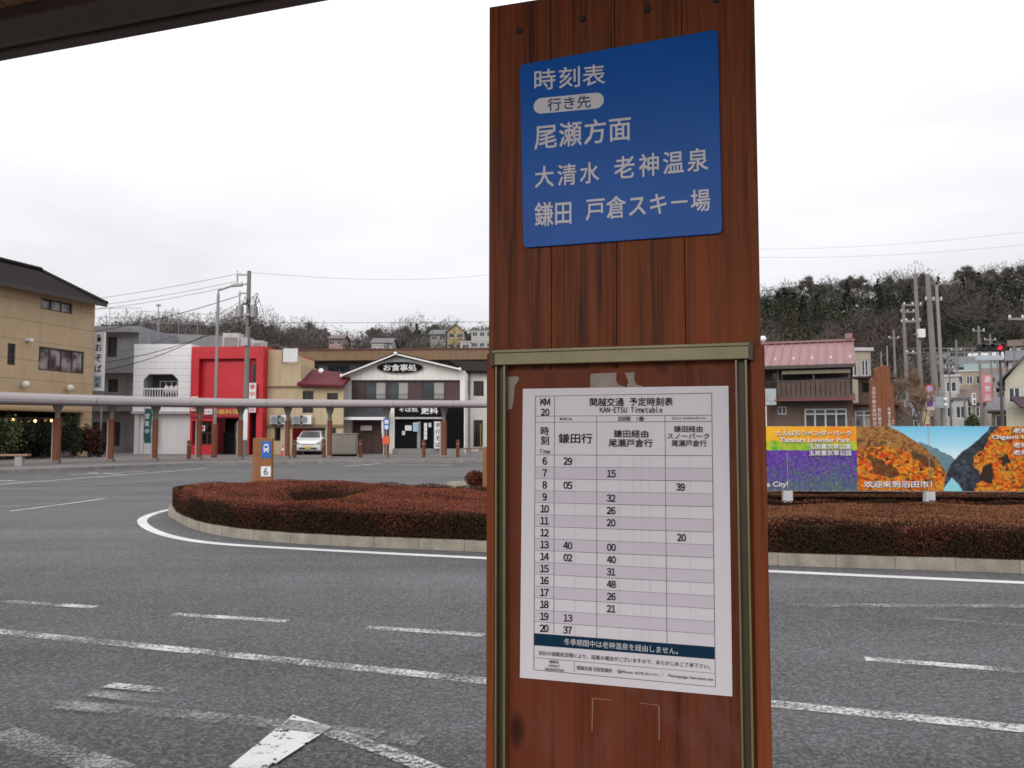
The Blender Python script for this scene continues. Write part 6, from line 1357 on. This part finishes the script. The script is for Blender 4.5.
    nm, lb, p0, p1, yt, D, dep, wm, rm, stl, rise, cols_n, fl, zb_ = a; house(nm, lb, p0, p1, yt, D, dep, wm, rm, stl, rise, cols_n, fl, zb_, group='houses of the town' if D > 60 else None)
# retaining wall with railing on the slope
a = at(908, 352, 128); b = at(990, 348, 128); th = Thing('road_barrier', 'grey concrete road barrier with railing crossing the slope', 'barrier', (a.x, 128, a.z - 1.2)); MB().box(0, b.x - a.x, 0, .5, -4, .5).build('concrete_wall', GREYC, th); railing(th, .1, b.x - a.x - .1, .5, 1.3, 1.3, y=.25, name='railing', r=.07)

# lettered wooden pillar group
PL = Thing('wooden_pillar_monument', 'brown timber pillars of stepped height with white lettering', 'monument', (at(882, 440, 24).x, 24, .11))
heights = [(874.2, 378.5, 5), (879.2, 368, 5), (884.4, 365, 4.6), (888.8, 367, 4.4), (892.6, 385, 3.4)]
s24 = 24 / 800
for i, (px, yt, wpx) in enumerate(heights):
    x = (px - 512) * s24 - PL.loc.x; h = at(px, yt, 24).z - .11; wd = wpx * s24; pl = MB().prism([(x - wd / 2, 0), (x + wd / 2, 0), (x + wd / 2, h - .05), (x, h + .03), (x - wd / 2, h - .05)], -.01 * (i % 2), .14).build('pillar', mat('pillar_rust_timber', (.19, .062, .022), .7, .2, 3), PL)
    if i != 2:
        t = MB(); zs = h * .9 if i == 0 else h * .62; s_ = wd * .7; string = ['沼田市観光案内所', '花と緑のまち', '歓迎', '尾瀬の玄関口', 'ようこそ沼田'][i]; k_ = 0
        while zs > .9: ch = string[k_ % len(string)]; text(t, ch, x - s_ / 2, x + s_ / 2, zs, zs, s_, -.01 * (i % 2) - .004, .04); zs -= s_ * 1.25; k_ += 1
        t.build('lettering', flat('pillar_letters', (.5, .45, .42), .6), pl)

# poles on the right
def pole(px, ytop, D, r, label, arms=(), name='utility_pole', m=None, extra=None, px_base=None):
    p = at(px, ytop, D); th = Thing(name, label, 'utility pole', (p.x, D, .0)); MB().tube([((px_base - px) * D / 800 if px_base else 0, 0, 0), (0, 0, p.z)], r * 1.25, 10, 0, r * .8).build('pole', m or CONC, th)
    for (yy, w0, w1) in arms:
        z = at(px, yy, D).z; a_ = MB().box(w0, w1, -.06, .06, z - .05, z + .05); ao = a_.build('crossarm', METAL, th)
        for q_ in (w0 + .05, (w0 + w1) / 2, w1 - .05): MB().lathe([(.035, 0), (.07, .04), (.05, .08), (.07, .12), (0, .16)], 8, c=(q_, 0, z + .05)).build('insulator', WHITEM, ao)
    return th
pole(915, 274, 58, .15, 'second tallest concrete pole with a white box, left of the tallest pole', [(305, -.9, .4), (321, -.8, .3), (353, -.8, .2)], px_base=919)
t9 = pole(927.5, 275, 52, .19, 'tallest and thickest concrete pole behind the traffic sign', [(300, -.2, .9)], px_base=934)
pole(903, 304, 66, .15, 'shorter concrete pole joined by crossarms to its taller neighbour', [(312, -.2, .9), (322, -.2, .9)], px_base=906)
pole(893.5, 330, 80, .12, 'thin distant pole just right of the lettered pillar', [(338, -.5, .5)], px_base=895)
pole(887, 346, 60, .06, 'thin metal mast right above the lettered pillar', m=METAL); pole(881, 352, 62, .05, 'thinnest short metal mast over the lettered pillar', m=METAL)
pole(978.5, 326, 70, .12, 'concrete pole left of the traffic signal arm', [(331, -.5, .5)]); pole(990, 334, 85, .11, 'slim pole rising behind the traffic signal', [(340, -.6, .6)]); pole(956, 340, 90, .13, 'pole standing by the white distant house', [(350, -.6, .6)]); pole(964, 388, 60, .08, 'short grey pole in front of the distant shops'); pole(949, 362, 76, .08, 'thin grey pole before the white shop house', [(368, -.4, .4)]); pole(997, 352, 92, .09, 'slim distant pole left of the signal pole', [(358, -.5, .5)]); pole(1014, 345, 88, .09, 'slim distant pole behind the cream gabled house', [(351, -.5, .5)])
slp = pole(936.5, 285, 46, .1, 'pale street light pole with short arm right of the tallest pole', name='street_light', m=mat('pole_pale_grey', (.25, .24, .23), .6), px_base=941)
slp.o['category'] = 'street light'; z = at(938, 285, 46).z; MB().tube([(0, 0, z - .05), (.25, 0, z + .05), (.55, 0, z + .08)], .04, 8).box(.4, .85, -.1, .1, z + .02, z + .12).build('lamp_arm', METAL, slp)
a = at(922.5, 338, 58); b = at(922.5, 329.5, 58); MB().box(a.x - t9.loc.x - .15, 0, 0, .01, 0, .01) if 0 else None
th = Thing('transformer_box', 'small white box fixed high between the two tallest poles', 'electrical box', (at(922.5, 338, 57.6).x, 57.6, a.z)); MB().box(-.24, .24, 0, .3, 0, b.z - a.z).build('casing', SIGNW, th, bevel=.02); MB().box(-.5, -.241, .1, .18, .2, .3).build('bracket', METAL, th)
# round no-stopping sign with blue-violet plates
SG = Thing('traffic_sign', 'round blue and red traffic sign above a violet plate on the pole', 'traffic sign', (at(931, 440, 44).x, 44, 0))
zc = at(931, 389, 44).z; MB().tube([(0, .06, 0), (0, .06, zc + .2)], .035, 8).build('pole', METAL, SG)
d_ = MB(); d_.M = Matrix.Translation((0, 0, zc)) @ Matrix.Rotation(R(90), 4, 'X'); d_.lathe([(0, 0), (.24, 0), (.24, .02), (0, .02)], 24); d_.build('red_disc', flat('sign_crimson', (.5, .05, .08), .5), SG)
d_ = MB(); d_.M = Matrix.Translation((0, -.022, zc)) @ Matrix.Rotation(R(90), 4, 'X'); d_.lathe([(0, 0), (.17, 0), (.17, .006), (0, .006)], 24); d_.build('blue_disc', flat('sign_lilac', (.33, .33, .48), .5), SG)
z0, z1 = at(931, 410, 44).z, at(931, 395, 44).z; MB().box(-.25, .25, -.012, .01, z0, z1).build('lower_plate', flat('plate_pinkish', (.55, .42, .45), .5), SG); MB().box(-.18, .18, -.02, -.013, z0 + .2, z1 - .2).build('violet_field', flat('plate_violet', (.05, .03, .25), .5), SG)
BX = Thing('signal_box', 'grey control box with two white lamps beside the round traffic sign', 'control box', (at(940, 403, 45.5).x, 45.5, at(940, 408, 45.5).z)); MB().box(-.25, .25, 0, .25, 0, .62).build('casing', mat('box_pale2', (.3, .33, .36), .6), BX, bevel=.02); MB().ball((.3, -.02, .5), .1).ball((.3, -.02, .18), .1).build('lamp', WHITEM, BX)
# traffic signal
TS = Thing('traffic_signal', 'horizontal traffic signal showing red on a dark pole', 'traffic signal', (at(1004, 440, 55).x, 55, 0))
z = at(1004, 343, 55).z; MB().tube([(0, .1, 0), (0, .1, z)], .11, 10, 0, .08).build('pole', mat('signal_pole_dark', (.07, .065, .06), .6), TS)
x0, x1 = (979 - 1004) * 55 / 800, (1007 - 1004) * 55 / 800; zc = at(993, 347.5, 55).z; MB().box(x0, x1, -.12, .02, zc - .26, zc + .26).build('housing', flat('signal_black', (.02, .02, .02), .5), TS, bevel=.08)
for i, (nm, cm) in enumerate([('green_lens', flat('lens_dark_green', (.01, .03, .03), .2)), ('amber_lens', flat('lens_dark_amber', (.03, .02, .01), .2)), ('red_lens', mat('lens_red', (.75, .02, .04), .4, .05, emit=.7))]):
    cx = x0 + (x1 - x0) * (i + .5) / 3; l_ = MB(); l_.M = Matrix.Translation((cx, -.125, zc)) @ Matrix.Rotation(R(90), 4, 'X'); l_.lathe([(0, .03), (.1, .025), (.19, 0)], 16); lo = l_.build(nm, cm, TS)
    h_ = MB(); pr = [(cx + .215 * math.cos(a), zc + .215 * math.sin(a)) for a in [math.pi * t / 10 for t in range(11)]]
    for (a, b) in zip(pr, pr[1:]): h_.add([(a[0], -.12, a[1]), (b[0], -.12, b[1]), (b[0], -.36, b[1]), (a[0], -.36, a[1])], [(0, 1, 2, 3)])
    ho = h_.build('visor', MATS['signal_black'], lo); ho.modifiers.new('s', 'SOLIDIFY').thickness = .012
MB().box(x0 * .9, 0, .03, .09, zc - .04, zc + .04).build('arm', MATS['signal_pole_dark'], TS)
th = Thing('street_name_board', 'long white board hung under the traffic signal', 'sign', (at(990, 357, 54.6).x, 54.6, at(990, 360, 54.6).z)); MB().box(-1.0, .9, 0, .05, 0, .32).build('panel', mat('board_blue_white', (.42, .46, .50), .5), th); MB().box(-.1, .1, .051, .5, .12, .2).build('bracket', METAL, th)
# signs
def vsign(px0, py0, px1, py1, D, label, bgm, tm, chars, pole_z=True):
    a = at(px0, py1, D); b = at(px1, py0, D); th = Thing('vertical_shop_sign', label, 'sign', (a.x, D, 0)); MB().box(0, b.x - a.x, 0, .18, a.z, b.z).build('panel', bgm, th, bevel=.01); MB().tube([((b.x - a.x) / 2, .25, 0), ((b.x - a.x) / 2, .25, b.z)], .05, 8).build('pole', METAL, th); t = MB(); k_ = len(chars); h_ = (b.z - a.z)
    for i, ch in enumerate(chars): zc_ = b.z - h_ * (i + .5) / k_; text(t, ch, (b.x - a.x) * .2, (b.x - a.x) * .8, zc_, zc_, h_ / k_ * .7, -.004, .04)
    t.build('lettering', tm, th)
vsign(983, 375, 992, 402, 66, 'pink and white vertical sign below the traffic signal', flat('sign_pink', (.60, .22, .26), .5), SIGNW, '酒食品'); vsign(899, 401, 905, 428, 50, 'white vertical sign behind the bare street trees', SIGNW, INKR, '写真館'); vsign(925, 408, 930, 428, 50, 'yellow and white vertical sign at the foot of the poles', flat('sign_cream', (.6, .55, .3), .5), INKR, 'タクシー'); vsign(973, 393, 976, 405, 58, 'tiny white sign on a post left of the pink sign', SIGNW, SIGNK, '駐車')
# awning and bush
th = Thing('shop_awning', 'dark purple shop awning at the right edge of the cream house', 'awning', (at(1010, 408, 57).x, 57, at(1010, 409, 57).z)); MB().prism([(-1.2, 0), (0, .75), (0, .9), (-1.25, .12)], 0, 3.5, axis='x').build('canvas', mat('awning_purple', (.07, .04, .055), .8), th); MB().tube([(.1, -1.1, .05), (.1, .6, .02)], .02, 6).build('strut', METAL, th)
shd = Thing('street_bush', 'bright green rounded bush among the distant shops', 'bush', (at(972.5, 430, 58).x, 58, 0)); n_ = 900; uu = rng.normal(size=(n_, 3)); uu /= np.linalg.norm(uu, axis=1, keepdims=True); uu *= (.7 + .35 * rng.random((n_, 1))) * np.array([.5, .5, 1.1]); uu[:, 2] += 1.7
leafobj('leaves', leaf_mesh('leaves', uu, np.full(n_, .09), [YG[1], mat('leaf_fresh', (.06, .11, .03), .7), EVG[0]], rng.integers(0, 3, n_), rng), shd); MB().tube([(0, 0, 0), (0, 0, 1.6)], .08, 6).build('trunk', BARK, shd)
# street lamp globe by the house, far right pole with cross-arm
th = pole(1026, 300, 40, .13, 'concrete pole at the right edge with a light green crossarm', [(319, -.9, .5)])
wire(W0(903, 310, 66), W0(700, 335, 60), .4, 'thin wire from the shorter pole toward the pink roof', .014); wire(W0(927, 300, 52), W0(1026, 318, 40), .5, 'wire between the tallest pole and the right edge pole', .012); wire(W0(915, 306, 58), W0(978, 330, 70), .3, 'wire between the second tallest pole and the signal side pole', .012)
wire(W0(978, 330, 70), W0(1026, 322, 40), .4, 'wire from the signal side pole to the right edge pole', .012)
p = at(763, 339, 36); th = Thing('globe_street_lamp', 'white globe street lamp peeking past the right edge of the timber board', 'street lamp', (p.x - .25, 36, 0)); MB().tube([(0, 0, 0), (0, 0, p.z - .15)], .05, 8).tube([(0, 0, p.z - .15), (.25, 0, p.z - .05)], .03, 6).build('pole', METAL, th); MB().ball((.25, 0, p.z), .15, n=12).build('globe', WHITEM, th)
